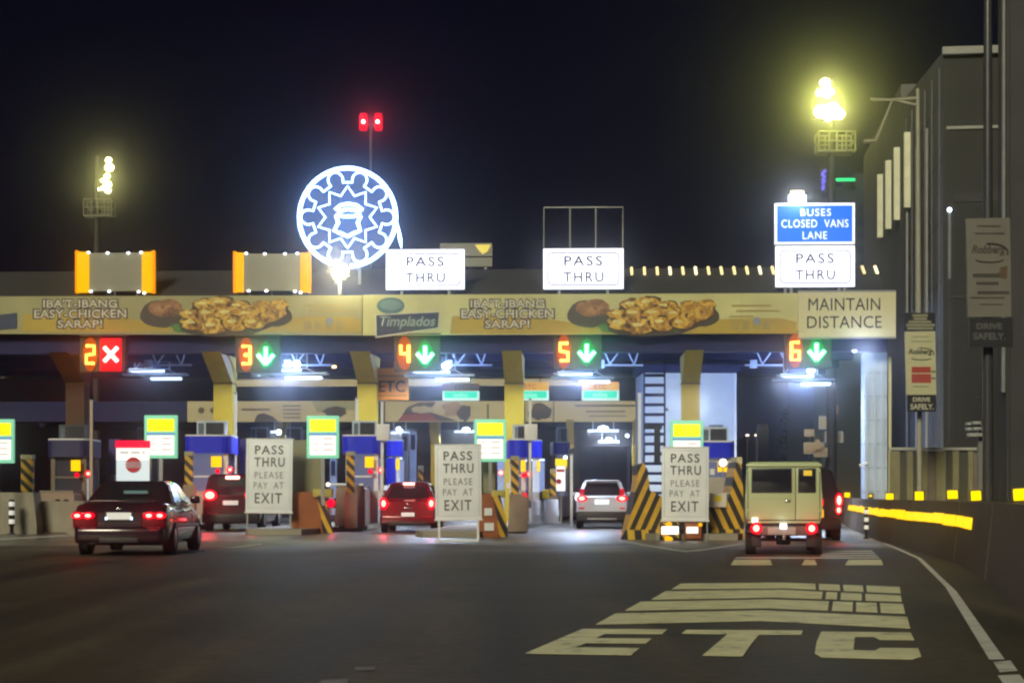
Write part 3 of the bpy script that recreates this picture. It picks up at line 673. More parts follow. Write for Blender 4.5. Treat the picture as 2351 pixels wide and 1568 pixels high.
high_mast(222, 900, [(249, 368, 7), (251, 385, 10), (246, 405, 7), (247, 424, 9), (238, 432, 6), (236, 415, 5), (226, 435, 4), (248, 438, 7)], (457, 494), (192, 256), 125, 'smaller distant light mast on the left with yellow floodlights', 60, (.92, 1.0, .15))

# ================================================================== LANE SIGNALS
SEG = {'2': [[(0, 2), (1, 2), (1, 1.05), (0, .95), (0, 0), (1, 0)]], '3': [[(0, 2), (1, 2), (1, 0), (0, 0)], [(.25, 1), (1, 1)]],
       '4': [[(0, 2), (0, 1), (1, 1)], [(1, 2), (1, 0)]], '5': [[(1, 2), (0, 2), (0, 1.1), (1, .95), (1, 0), (0, 0)]],
       '6': [[(1, 2), (0, 2), (0, 0), (1, 0), (1, 1), (0, 1)]]}
def lane_signal(d, un, vn, ua, closed, label):
    t = Thing('lane_signal', label, 'lane signal', (un + ua) / 2, vn + 45, YG(un, .05), GR, group='lane signals under the canopy')
    uc = (un + ua) / 2
    t.box('housing', un - 24, vn - 44, ua + 34, vn + 40, .12, .42, M('dark display housing', (.055, .055, .055), .8), .03)
    t.box('hanger', uc - 18, vn - 62, uc - 13, vn - 40, .2, .3, darkgrey); t.box('hanger', uc + 13, vn - 62, uc + 18, vn - 40, .2, .3, darkgrey)
    t.disc('number_glow', un, vn - 1, .05, 17, orglow, rv=39, thick=.06); t.light(un, vn - 1, -.25, 22, (1, .22, .0), .12, name='display_glow')  # disc stands for the spread glow of the digit
    t.lines('digit', [[(un - 9 + 18 * x, vn + 20 - 20 * z) for x, z in p] for p in SEG[d]], .055, ordigit, dy=.0)
    if closed:
        x0, z0 = t.p(ua - 24, vn - 38, .04); x1, z1 = t.p(ua + 26, vn + 38, .04)
        MB().box(x0, x1, .04, .11, z0, z1, .25).build('signal_glow', rddisp, t.o); t.light(ua, vn, -.28, 22, (1, .0, .02), .15, name='display_glow')
        t.lines('cross', [[(ua - 14, vn - 17), (ua + 17, vn + 16)], [(ua + 17, vn - 17), (ua - 14, vn + 16)]], .075, rdx, dy=.0)
    else:
        t.poly('signal_glow', [(ua - 9, vn - 25), (ua, vn - 33), (ua + 9, vn - 25), (ua + 17, vn - 9), (ua + 20, vn + 8), (ua + 12, vn + 25), (ua, vn + 34), (ua - 12, vn + 25), (ua - 20, vn + 8), (ua - 17, vn - 9)], .04, .11, grglow); t.light(ua, vn + 1, -.28, 26, (.0, 1, .22), .15, name='display_glow')
        t.lines('arrow', [[(ua, vn - 18), (ua, vn + 20)], [(ua - 18, vn - 1), (ua, vn + 21)], [(ua + 18, vn - 1), (ua, vn + 21)]], .07, grarrow, dy=.0)
    t.box('hood', un - 26, vn - 47, ua + 36, vn - 44, -.12, .42, darkgrey)
    return t
lane_signal('2', 207, 814, 253, True, 'lane signal showing orange 2 and a red cross')
lane_signal('3', 565, 815, 610, False, 'lane signal with orange number three and green arrow right of the third column')
lane_signal('4', 929, 812, 976, False, 'lane signal with orange number four and green arrow above the large ETC sign')
lane_signal('5', 1295, 808, 1347, False, 'lane signal with orange number five and green arrow left of the ladder')
lane_signal('6', 1826, 806, 1875, False, 'lane signal with orange number six and green arrow under the MAINTAIN DISTANCE board')

# ---- hanging lamp frames under the canopy
def lamp_frame(uc, vc, Y, label, bright, power, wide=60, dy_group='lamp frames under the canopy'):
    t = Thing('hanging_light', label, 'ceiling light', uc, vc + 12, Y, GR, group=dy_group)
    f = .62 * 62 / Y * 1.6
    wd = wide
    t.lines('frame', [[(uc - wd * 1.3, vc), (uc + wd * .7, vc - 3), (uc + wd * 1.35, vc + 16), (uc - wd * .3, vc + 18), (uc - wd * 1.3, vc)], [(uc - wd * .9, vc - 2, .3), (uc - wd * .9, vc - 55, .3)], [(uc + wd * .7, vc - 3, .3), (uc + wd * .7, vc - 55, .3)], [(uc - wd * .9, vc - 2, .3), (uc - wd * .5, vc - 30, .3), (uc - wd * .9, vc - 55, .3)]], .03, palecol, dy=-.1)
    t.box('tube_lamp', uc - wd * 1.1, vc - 4, uc + wd * .5, vc + 4, .0, .25, lamp_strip, .02)
    t.box('tube_lamp', uc - wd * .1, vc + 16, uc + wd * 1.3, vc + 22, -.3, -.05, lamp_strip, .02)
    t.box('tray', uc - wd * 1.4, vc + 7, uc + wd * 1.5, vc + 11, .1, .8, palecol)
    if bright:
        t.ball('bulb', uc + wd * .35, vc - 12, .0, 9, lamp_cool); t.line('bulb_stem', [(uc + wd * .35, vc - 3), (uc + wd * .35, vc - 50)], .03, palecol)
    t.light(uc, vc + 22, -.2, power * .75, (.66, .79, 1.0), 2.2, 'AREA', (0, 0, 0), name='canopy_light'); t.light(uc, vc + 30, -3.2, power * 5, (.66, .78, 1.0), .4, 'SPOT', (R(-30), 0, 0), 92, name='canopy_light', blend=.8); t.light(uc, vc + 4, 2.6, power * 1.0, (.30, .45, 1.0), .5, name='canopy_light')  # spot and blue point added off the fixture to light pavement, cars and ceiling
    return t
lamp_frame(660, 848, 63.4, 'lit lamp frame with a bright bulb over lane three', True, 420)
lamp_frame(1005, 852, 63.4, 'lit lamp frame with a bright bulb over lane four', True, 420, 55)
lamp_frame(1335, 857, 63.4, 'lit lamp frame over lane five', False, 420, 50)
lamp_frame(1845, 862, 63.2, 'lit lamp frame over lane six beside the pale pillar', True, 480, 48)
_t = Thing('wall_lamp', 'added bluish white lamp lighting the pale end pillar from the canopy beam', 'lamp', 1962, 812, 61.5, GR); _t.ball('lens', 1962, 806, 0, 5, lamp_cool, sz=.5); _t.box('housing', 1955, 799, 1969, 804, -.05, .2, darkgrey); _t.light(1985, 808, -.9, 85, (.55, .68, 1.0), .3, name='canopy_light')  # light added to brighten the front of the end pillar
lamp_frame(350, 850, 72, 'dim lamp frame over the closed lane two', False, 60, 50)
for (u, v, lab) in ((122, 796, 'small white spot lamp left of the closed lane signal, upper one'), (138, 822, 'small white spot lamp left of the closed lane signal, lower one'), (492, 797, 'small white spot lamp on the beam left of the third lane column'), (598, 822, 'small white spot lamp right of the third lane number'), (760, 789, 'small white spot lamp on the beam between lane three and four'), (767, 842, 'orange glowing lamp left of the fourth column')):
    if u == 598: u, v = 595, 860
    t = Thing('spot_light', lab, 'ceiling light', u, v - 6, 69, GR, group='small lamps under the canopy')
    t.ball('lens', u, v, -.04, 5.5, E('orange lamp', (1, .55, .25), 5) if u == 767 else lamp_cool, sz=.6); t.box('housing', u - 6, v - 5, u + 6, v - 1, .04, .2, darkgrey); t.box('stem', u - 1.5, v - 26, u + 1.5, v - 4, .1, .16, darkgrey)

# ================================================================== INNER GANTRY (second row, beyond the booths)
H = Thing('inner_gantry', 'second yellow gantry beyond the booths under the canopy', 'gantry', 950, HV + 1.11 * F / 100, 100, GR)
hz0 = H.p(950, 968, 0)[1]; hz1 = H.p(950, 918, 0)[1]
hx0, _ = H.p(425, 900, 0); hx1, _ = H.p(1468, 900, 0)
MB().box(hx0 - 12, hx1 + .1, .1, .5, hz0 + .05, hz1 - .05).build('beam', navy, H.o)
MB().box(hx0 - 12, hx1 + 1, .6, 24, hz0 + .7, hz0 + .8).build('ceiling', ceil_m, H.o)
for yb in (5, 11, 17): MB().box(hx0 - 12, hx1 + 1, yb, yb + .3, hz0 + .2, hz0 + .69).build('cross_beam', navy, H.o)
for uc, w in ((650, .5), (1000, .5), (1309, .45), (1459, .35)): column(uc, w, 1.6, 0, hz0 + .1, 1.3, T=H, zk=H.p(uc, 1018, 1.6)[1])
MB().box(H.p(533, 0, 0)[0], hx1 - 3, -.2, -.05, H.p(600, 888, 0)[1], H.p(600, 872, 0)[1]).build('pale_beam', beige, H.o)
def back_banner(u0, u1, label, deco):
    um = (u0 + u1) / 2; t = Thing('advertising_banner', label, 'banner', um, 968, 99.6, GR)
    t.box('panel', u0, 921, u1, 968, 0, .1, beige)
    ink = M('brown banner ink', (.12, .085, .05), .5); ink2 = M('dark banner shape', (.06, .045, .04), .5)
    deco(t, ink, ink2)
def d1(t, ink, ink2):
    t.disc('seal_print', 462, 942, -.02, 7, ink, thick=.01); t.disc('seal_print', 488, 942, -.02, 6, ink, thick=.01)
    t.box('print_line', 555, 938, 620, 942, -.02, -.005, ink); t.poly('print_shape', [(583, 968), (590, 952), (605, 948), (625, 955), (640, 968)], -.02, -.005, ink2)
    for k in range(4): t.box('print_line', 650, 930 + k * 9, 690, 933 + k * 9, -.02, -.005, ink)
    t.poly('print_shape', [(716, 921), (728, 945), (820, 940), (820, 921)], -.02, -.005, M('pale green print', (.35, .36, .22), .5))
    t.poly('print_shape', blob(770, 945, 28, 12, seed=31), -.035, -.022, ink2)
def d2(t, ink, ink2):
    t.poly('print_shape', [(915, 966), (935, 935), (960, 924), (1000, 923), (985, 945), (1050, 966)], -.02, -.005, ink2)
    t.poly('print_shape', [(913, 966), (925, 952), (985, 950), (1010, 966)], -.035, -.022, M('brick red print', (.28, .05, .025), .5))
    t.poly('print_shape', blob(970, 940, 26, 8, seed=33), -.05, -.036, M('pale print', (.48, .42, .28), .5))
    t.poly('print_shape', blob(1040, 940, 24, 18, seed=34, rough=.3), -.02, -.005, M('tan print', (.40, .27, .15), .5))
    t.poly('print_shape', blob(1065, 945, 14, 20, seed=35, rough=.3), -.035, -.022, ink2)
    t.box('print_line', 1118, 928, 1122, 966, -.02, -.005, ink)
def d3(t, ink, ink2):
    t.box('print_line', 1320, 929, 1460, 933, -.02, -.005, ink); t.box('print_line', 1345, 943, 1435, 946, -.02, -.005, ink); t.box('print_line', 1352, 954, 1438, 956, -.02, -.005, ink)
def d4(t, ink, ink2):
    t.poly('print_shape', blob(1240, 945, 24, 20, seed=37, rough=.25), -.02, -.005, ink2); t.poly('print_shape', blob(1236, 935, 14, 8, seed=38), -.035, -.022, ink)
back_banner(430, 824, 'beige printed banner on the inner gantry behind lane three', d1)
back_banner(884, 1168, 'banner with red and dark shapes on the inner gantry behind lane four', d2)
back_banner(1206, 1270, 'small brown banner on the inner gantry beside the fifth column', d4)
back_banner(1272, 1466, 'plain beige text banner on the inner gantry behind lane five', d3)
# lane signs of the inner gantry
def etc_sign(u0, u1, v0, v1, label, toplit):
    um = (u0 + u1) / 2; vm = v0 + (v1 - v0) * .46
    t = Thing('lane_sign', label, 'sign', um, v1, 80, GR, group='orange and green lane signs')
    t.box('rim', u0, vm, u1, v1, 0, .1, E('lit white rim', (.8, 1, .9), .8)); t.box('green_face', u0 + 4, vm + 1, u1 - 4, v1 - 5, -.02, -.004, E('backlit green sign', (.02, .75, .42), .9))
    t.box('orange_face', u0, v0, u1, vm - 1, 0, .1, E('backlit orange sign', (.85, .42, .05), .75) if toplit else orange_m)
    w = u1 - u0
    t.text('ETC', u0 + w * .34, v0 + 4, u0 + w * .66, vm - 4, -.01, M('orange brown ink', (.20, .10, .01), .5))
    t.text('online', u0 + w * .3, vm + 4, u0 + w * .68, v1 - 8, -.03, E('lit pale letters', (.65, 1, .85), .8))
    t.box('hanger', u0 + w * .25, v0 - 22, u0 + w * .25 + 2, v0, .02, .06, darkgrey); t.box('hanger', u0 + w * .75, v0 - 22, u0 + w * .75 + 2, v0, .02, .06, darkgrey)
etc_sign(1016, 1100, 880, 919, 'orange and green lane sign below the lane four lamps', False)
etc_sign(1176, 1260, 878, 919, 'orange and green lane sign partly behind the fifth column', True)
etc_sign(1336, 1421, 877, 919, 'orange and green lane sign below the lane five lamps', True)
t = Thing('lane_sign', 'large orange ETC sign beside the fourth column', 'sign', 902, 918, 65, GR)
t.box('panel', 866, 845, 938, 918, 0, .06, orange_m); t.text('ETC', 870, 874, 930, 900, -.004, blackm, offset=.01); t.box('rule_line', 868, 907, 936, 909, -.006, -.001, M('orange brown ink', (.20, .10, .01), .5)); t.box('rule_line', 868, 862, 936, 864, -.006, -.001, MATS['orange brown ink'])
t.box('bracket', 862, 850, 866, 860, .1, .3, midgrey); t.box('bracket', 862, 900, 866, 910, .1, .3, midgrey)
for (u, v, r, lab) in ((1385, 983, 12, 'bright lamp of the inner gantry over lane five'), (1070, 985, 9, 'bright lamp of the inner gantry over lane four'), (918, 988, 7, 'round lamp of the inner gantry above the red car'), (648, 986, 9, 'lamp of the inner gantry behind the first PASS THRU sign'), (1398, 1008, 8, 'lower violet tinted lamp of the inner gantry over lane five')):
    t = Thing('hanging_light', lab, 'ceiling light', u, v + 8, 104, GR, group='lamps of the inner gantry')
    t.ball('bulb', u, v, 0, r, lamp_cool, sz=.45); t.box('tube_lamp', u - r * 3, v + 3, u + r * 3, v + 8, .05, .3, lamp_strip, .02); t.line('hanger', [(u - r * 2, v + 3), (u - r * 2, v - 18)], .04, palecol, dy=.1); t.line('hanger', [(u + r * 2, v + 3), (u + r * 2, v - 18)], .04, palecol, dy=.1)
    t.light(u, v + 12, -1.5, 520, (.72, .82, 1), 2, 'AREA', (0, 0, 0), name='canopy_light')

# ================================================================== BOOTHS
lit_int = E('lit booth interior', (.42, .50, .75), .25)
def booth(u0, u1, vt, vb, vg, Y, label, blue=blue_m, dark=False, signal=True, screen=True):
    um = (u0 + u1) / 2; t = Thing('toll_booth', label, 'toll booth', um, vg, Y, LH * .6, group='toll booths on the islands')
    w = u1 - u0; x0, zt = t.p(u0, vt, 0); x1, zb2 = t.p(u1, vb, 0); d = 2.4
    pl = []
    r = .3
    for (px_, py_, a0) in ((x0 + r, r, 180), (x1 - r, r, 270), (x1 - r, d - r, 0), (x0 + r, d - r, 90)):
        for k in range(5): an = R(a0 + 22.5 * k); pl.append((px_ + r * math.cos(an), py_ + r * math.sin(an)))
    MB().slab(pl, zb2, zt).build('fascia', blue, t.o)
    MB().slab([(x, y) for x, y in pl], zt + .002, zt + .05).build('roof_edge', white, t.o)
    zg = .16; bx0, bx1 = x0 + .12, x1 - .12
    wallm = M('booth wall paint', (.42, .37, .32), .6, var=.15) if not dark else M('shaded booth wall', (.16, .13, .10), .6)  # dark booth takes a wall colour with the shade put in
    MB().box(bx0, bx1, .15, d - .1, zg - (0), zg + 1.05).build('lower_wall', wallm, t.o)
    for xx in (bx0, bx1 - .14):
        for yy in (.15, d - .25): MB().box(xx, xx + .14, yy, yy + .14, zg + 1.052, zb2).build('corner_post', white if not dark else wallm, t.o)
    MB().box(bx0 + .141, bx1 - .141, .2, .23, zg + 1.052, zb2).build('front_window', boothglass if dark else E('lit booth window', (.20, .24, .42), .42, (.03, .03, .04)), t.o)
    MB().box(bx0 + .02, bx0 + .05, .30, d - .26, zg + 1.052, zb2).build('side_window', boothglass, t.o)
    MB().box(bx1 - .05, bx1 - .02, .30, d - .26, zg + 1.052, zb2).build('side_window', boothglass, t.o)
    MB().box(bx0 + .1, bx1 - .1, .16, .195, zg + 1.5, zg + 1.56).build('window_bar', white if not dark else wallm, t.o)
    if not dark:
        MB().box(bx0 + .5, bx1 - .3, .6, .7, zb2 - .12, zb2 - .05).build('interior_lamp', lamp_strip, t.o)
        MB().box(bx0 + .16, bx0 + .55, 1.4, 1.45, zg + 1.06, zb2 - .15).build('interior_panel', lit_int, t.o)
        MB().box(bx1 - .62, bx1 - .48, .192, .198, zg + 1.12, zg + 1.3).build('notice', white, t.o)
    if screen:
        sx0, sx1 = x0 + .25 * (x1 - x0), x1 - .14 * (x1 - x0); zz = t.p(um, vt - 36, 0)[1]
        sc = MB().box(sx0, sx1, .3, .9, zt + .051, zz).build('display_box', palecol if not dark else darkgrey, t.o)
        MB().box(sx0 + .32 * (sx1 - sx0), sx1 - .06, .27, .298, zt + .06, zz - .06).build('screen', M('dark screen', (.035, .035, .045), .3), sc)
        MB().box(sx0 + .05, sx0 + .24 * (sx1 - sx0), .27, .298, zt + .06, zz - .08).build('side_screen', M('grey blue screen', (.12, .15, .2), .3), sc)
    # yellow notice and red stop lamp
    ys_ = t.box('yellow_notice', u0 + w * .58, vb + 7, u0 + w * .80, vb + 32, -.05, -.02, E('lit yellow notice', (1, .62, 0), .65))
    if signal:
        t.ball('stop_lamp', u0 + w * .98, vb + 38, -.1, 8, redglow); t.ball('stop_lamp_core', u0 + w * .98, vb + 38, -.25, 4, redcore)
        t.ball('stop_lamp', u0 + w * .72, vb + 41, -.1, 6, redglow)
        t.box('lamp_post', u0 + w * .955, vb + 38, u0 + w * 1.0, vg - 6, -.02, .06, palecol)
    return t
booth(106, 204, 1010, 1049, 1214, 57, 'unlit dark toll booth at the left beside the closed lane', M('shaded navy fascia', (.02, .02, .09), .5), True)  # fascia colour darkened too, shade of the left side put into it
booth(422, 530, 1001, 1040, 1212, 57, 'toll booth with a bright blue fascia behind the red van')
booth(785, 876, 1001, 1041, 1212, 57, 'toll booth with a bright blue fascia left of the red hatchback')
booth(1168, 1216, 1010, 1050, 1212, 56, 'narrow toll booth beside the second PASS THRU board')
booth(1590, 1690, 1015, 1051, 1190, 51, 'toll booth beside the third PASS THRU board and the cream van', signal=False)
booth(886, 925, 1012, 1046, 1200, 68, 'rear toll booth with blue side behind the red hatchback', screen=False, signal=False)
booth(1216, 1246, 1012, 1050, 1200, 68, 'rear toll booth with blue side right of the fifth column', screen=False, signal=False)
for (a, b, lab) in ((560, 622, 'rear toll booth behind the first PASS THRU board'), (640, 700, 'rear toll booth right behind the olive board'), (300, 352, 'rear toll booth behind the red topped stop board'), (1270, 1310, 'rear toll booth left of the dark box truck')):
    booth(a, b, 1016, 1042, 1196, 84, lab, screen=True, signal=False)
for (u, v0, v1, Y, m_, lab) in ((930, 993, 1110, 74, midgrey, 'tall grey gate panel right of the rear booth in lane four'), (948, 990, 1110, 74, palecol, 'tall pale gate panel right of the rear booth in lane four'), (1150, 1010, 1140, 70, palecol, 'pale gate panel beside the fifth column'), (1230, 1052, 1150, 72, palecol, 'pale gate panel left of the crash drums'), (690, 1040, 1150, 74, midgrey, 'grey gate panel behind the olive board'), (765, 1050, 1150, 72, palecol, 'pale gate panel left of the lane four booth')):
    t = Thing('gate_panel', lab, 'panel', u, HV + .95 * F / Y, Y, GR, group='gate panels between the booths'); t.box('panel', u - 8, v0, u + 8, HV + .93 * F / Y - 8, 0, .1, m_, .01); t.box('window', u - 5, v0 + 8, u + 5, v0 + 42, -.02, -.004, boothglass); t.box('foot', u - 10, HV + .93 * F / Y - 8, u + 10, HV + .95 * F / Y, -.05, .15, darkgrey)
for (u, v, Y, r, m_, lab) in ((918, 1076, 70, 5, redcore, 'small red lamp right of the lane four booth'), (1150, 1085, 66, 5, redcore, 'small red lamp right of the second PASS THRU board'), (700, 1072, 62, 4, redcore, 'small red lamp beside the olive board'), (760, 1155, 54, 10, redglow, 'red glowing lamp at the plinth of lane four'), (1205, 1138, 54, 7, redglow, 'red glowing lamp at the plinth of lane five'), (1330, 1142, 60, 9, lamp_cool, 'dazzling white lamp left of the silver car'), (640, 992, 90, 6, lamp_cool, 'white lamp above the first PASS THRU board'), (915, 985, 90, 5, lamp_cool, 'white lamp over the rear blue booth'), (1210, 990, 88, 5, lamp_cool, 'white lamp right of the fifth column'), (1298, 1050, 80, 4, lamp_cool, 'small white lamp above the small stop board'), (470, 1075, 66, 4, lamp_cool, 'small white lamp under the lane three booth roof'), (820, 1072, 66, 4, lamp_cool, 'small white lamp under the lane four booth roof'), (1120, 985, 92, 4, lamp_cool, 'white lamp left of the fifth column'), (1440, 1000, 95, 4, lamp_cool, 'white lamp right of the inner lane five lamps'), (60, 1075, 60, 4, E('pale bulb', (1, .9, .85), 2), 'pale bulb beside the far left striped post'), (1660, 1062, 50, 9, E('pinkish white lamp', (1, .86, .92), 3), 'pinkish white lamp in the window right of the third board')):
    t = Thing('signal_lamp', lab, 'lamp', u, v + r, Y, group='small lamps around the booths'); t.ball('lens', u, v, -.06, r, m_); t.box('housing', u - r * 1.1, v - r * 1.1, u + r * 1.1, v + r * 1.1, 0, .12, darkgrey, .02); t.box('stem', u - 1.2, v + r * 1.1, u + 1.2, v + r * 4, .04, .08, midgrey)
    if m_ is redglow: t.light(u, v, -.35, 8, (1, .02, .1), .1, name='lamp_glow')
    if u == 1330: t.light(u, v, -.3, 40, (1, .92, .9), .1, name='lamp_glow')
# lit bracing under the canopy
for (uc, lab) in ((690, 'lit white bracing under the canopy over lane three'), (1060, 'lit white bracing under the canopy over lane four'), (1410, 'lit white post and bracing under the canopy over lane five'), (370, 'dim bracing under the canopy over lane two'), (1760, 'dim bracing under the canopy left of lane six')):
    t = Thing('canopy_bracing', lab, 'bracing', uc, 790, 67, GR, group='bracing under the canopy')
    for k, (a, b, c, d) in enumerate(((-30, 788, -10, 836), (-10, 836, 24, 790), (24, 790, 46, 838), (46, 838, 60, 792))): t.line('brace', [(uc + a, b), (uc + c, d)], .03, palecol, n=6)
    t.line('chord', [(uc - 50, 838), (uc + 70, 838)], .035, palecol, n=6); t.box('junction_box', uc - 38, 826, uc - 22, 845, -.05, .1, palecol, .01)
for (u0, v0, u1, v1, Y, lab) in ((887, 1051, 908, 1111, 66, 'tall bright blue panel left of the red hatchback'), (1197, 1075, 1210, 1130, 60, 'tall bright blue panel beside the second PASS THRU board'), (250, 1008, 272, 1090, 60, 'tall dark blue panel left of the stop board'), (551, 1008, 562, 1090, 60, 'narrow violet panel left of the first PASS THRU board')):
    t = Thing('booth_panel', lab, 'panel', (u0 + u1) / 2, v1 + 90 * 50 / Y, Y, GR); t.box('panel', u0, v0, u1, v1, 0, .12, blue_m if u0 > 700 else M('dim violet panel', (.03, .015, .16), .5)); t.box('support_post', (u0 + u1) / 2 - 2, v1, (u0 + u1) / 2 + 2, v1 + 75 * 50 / Y, .03, .09, midgrey)

# white equipment cabin behind the sixth column, ladder before it
t = Thing('equipment_cabin', 'tall white cabin with navy roof trim behind the sixth column', 'cabin', 1610, 1210, 68, LH * .5)
t.box('body', 1478, 856, 1690, 1204, 0, 3, M('white cabin panel', (.55, .62, .68), .5, var=.05)); t.box('roof_trim', 1472, 836, 1700, 854, -.15, 3.15, navy)
t.box('door', 1530, 870, 1562, 940, -.03, -.003, M('cabin door', (.60, .66, .72), .5)); t.box('service_hatch', 1628, 975, 1660, 1012, -.05, -.003, M('dark hatch', (.10, .12, .13), .5)); t.box('corner_trim', 1685, 856, 1691, 1204, -.04, -.003, white)
t.box('handle', 1528, 937, 1534, 943, -.07, -.031, darkgrey)
t.light(1590, 930, -2.6, 190, (.75, .85, 1), .6, name='cabin_fill'); t.ball('wall_lamp', 1606, 846, -.3, 5, lamp_strip, sz=.5)  # unseen point light added to brighten the white cabin
t = Thing('ladder', 'dark steel ladder rising to the canopy left of the sixth column', 'ladder', 1500, 1210, 63.5, GR)
t.box('rail', 1477, 784, 1481, 1135, 0, .08, navy); t.box('rail', 1524, 784, 1528, 1135, 0, .08, navy)
v = 858
while v < 1135: t.box('rung', 1481, v, 1524, v + 7, .01, .07, navy); v += 22.5
for v in (800, 830): t.box('rung', 1481, v, 1524, v + 3, .01, .07, darkgrey)
t.box('cable_box', 1502, 985, 1516, 1062, -.1, -.01, blackm); t.box('cable_tray', 1478, 975, 1520, 985, -.12, -.01, blackm)
t = Thing('lamp_post', 'slim white post left of the ladder', 'post', 1468, 1150, 62, GR); t.box('post', 1465, 906, 1472, 1150, 0, .1, white); t.box('cap', 1464, 902, 1473, 906, -.02, .12, white)
for (u, v0, v1, Y, hb, lab) in ((209, 922, 1092, 54, 0, 'pale pipe post in front of the dark left column'), (540, 905, 1065, 62, 0, 'pale pipe post right of the third column'), (819, 915, 990, 62, 0, 'white pipe post left of the fourth column'), (877, 922, 1060, 55, 1, 'pipe post with a white control box beside the fourth column'), (1217, 918, 1075, 55, 1, 'pipe post with a white control box beside the fifth column'), (1312, 1045, 1150, 62, 0, 'short white pipe post left of the silver car')):
    t = Thing('pipe_post', lab, 'post', u, v1 + 110 * 50 / Y, Y, group='pipe posts by the booths')
    t.box('pole', u - 3, v0, u + 3, v1 + 100 * 50 / Y, 0, .08, white if u > 300 else M('post in reddish light', (.5, .36, .26), .5)); t.box('cap', u - 4, v0 - 4, u + 4, v0, -.01, .09, midgrey)  # leftmost post: reddish light put into its paint colour
    if hb: t.box('control_box', u - 13, 973, u + 17, 1011, -.15, -.01, white, .02)

# ---- toll rate boards
def rate_board(u0, v0, u1, v1, Y, label):
    um = (u0 + u1) / 2; t = Thing('toll_rate_board', label, 'sign', um, v1 + 110, Y, group='green framed toll rate boards')
    w, h = u1 - u0, v1 - v0
    t.box('frame', u0, v0, u1, v1, 0, .12, E('backlit green frame', (.22, .62, .42), .55), .02)
    t.box('yellow_face', u0 + w * .10, v0 + h * .09, u1 - w * .10, v0 + h * .37, -.02, -.003, E('backlit yellow face', (1.0, .72, 0), .85)); t.box('blue_band', u0 + w * .07, v0 + h * .41, u1 - w * .07, v0 + h * .455, -.02, -.003, E('backlit blue band', (.12, .22, .5), .6))
    t.box('white_face', u0 + w * .10, v0 + h * .47, u1 - w * .10, v1 - h * .08, -.02, -.003, E('backlit white face', (.95, .88, .84), .82))
    yi = E('ochre print', (.85, .50, 0), .8, (.2, .12, 0)); t.text('TOLL', u0 + w * .33, v0 + h * .13, u0 + w * .67, v0 + h * .20, -.024, yi); t.text('CHARGES', u0 + w * .17, v0 + h * .25, u1 - w * .17, v0 + h * .33, -.024, yi)
    gi = M('faded rate ink', (.5, .40, .37), .5); gi = E('faded rate print', (.72, .62, .58), .62, (.2, .18, .16))
    for k in range(3):
        z = v0 + h * (.52 + .13 * k)
        t.box('rate_line', u0 + w * .52, z, u0 + w * .82, z + h * .035, -.024, -.021, gi); t.box('rate_mark', u0 + w * .18, z, u0 + w * .38, z + h * .04, -.024, -.021, E('pale rate print', (.88, .76, .72), .75, (.2, .18, .16)))
    t.box('post', um - 4, v1, um + 4, v1 + 108, .02, .1, midgrey)
rate_board(-44, 962, 32, 1063, 50, 'green framed toll rate board cut by the left picture edge')
rate_board(331, 953, 407, 1052, 50, 'green framed toll rate board behind the red topped stop board')
rate_board(704, 954, 778, 1052, 50, 'green framed toll rate board above the olive board of lane four')
rate_board(1089, 962, 1162, 1060, 48, 'green framed toll rate board beside the second PASS THRU board')
rate_board(1539, 965, 1615, 1064, 46, 'green framed toll rate board above the third PASS THRU board')

# ---- PASS THRU please pay at exit boards
def aboard(u0, v0, u1, v1, vg, label, frame_legs):
    um = (u0 + u1) / 2; Y = gy(vg); t = Thing('lane_board', label, 'sign', um, vg, Y, -.03, group='portable PASS THRU boards'); t.o.rotation_euler = (R(-1.5), R({1225: .5, 1243: -.6, 1240: .3}[vg]), {1225: -.07, 1243: .02, 1240: -.03}[vg])
    w, h = u1 - u0, v1 - v0
    t.box('panel', u0, v0, u1, v1, 0, .06, signwhite, .012); t.box('rim', u0 - 1, v0 - 2, u1 + 1, v0 + 1, -.015, .07, white); t.box('rim', u0 - 2, v1 - 2, u1 + 2, v1 + 2, -.015, .07, white)
    b = MATS['sign border ink']
    t.line('border_line', [(u0 + 6, v0 + 7), (u1 - 6, v0 + 7), (u1 - 6, v1 - 9), (u0 + 6, v1 - 9)], .006, b, dy=-.003, closed=True, n=4)
    for s, a, c, e, f, of in (('PASS', .19, .80, .085, .205, .012), ('THRU', .18, .83, .25, .375, .012), ('PLEASE', .19, .80, .445, .535, 0), ('PAY  AT', .17, .81, .585, .675, 0), ('EXIT', .20, .78, .735, .875, .008)):
        t.text(s, u0 + w * a, v0 + h * e, u0 + w * c, v0 + h * f, -.006, inkgrey if of else M('worn grey ink', (.17, .17, .20), .6, var=.3, scale=5), offset=of, spacing=1.2)
    if frame_legs:
        for uu in (u0 + 6, u1 - 12): t.box('leg', uu, v1 + 2, uu + 5, vg - 5, .0, .05, white)
        t.box('foot_bar', u0 - 2, vg - 5, u1 - 9, vg, -.02, .07, white)
    else:
        for uu in (u0 + 3, u1 - 5): t.box('leg', uu, v1 + 2, uu + 3, vg, .0, .05, midgrey)
aboard(562, 1008, 670, 1176, 1225, 'white PASS THRU board in front of the red van', False)
aboard(1000, 1021, 1107, 1193, 1243, 'white PASS THRU board on a white stand beside the red hatchback', True)
aboard(1519, 1027, 1627, 1195, 1240, 'white PASS THRU board between the striped crash walls', False)
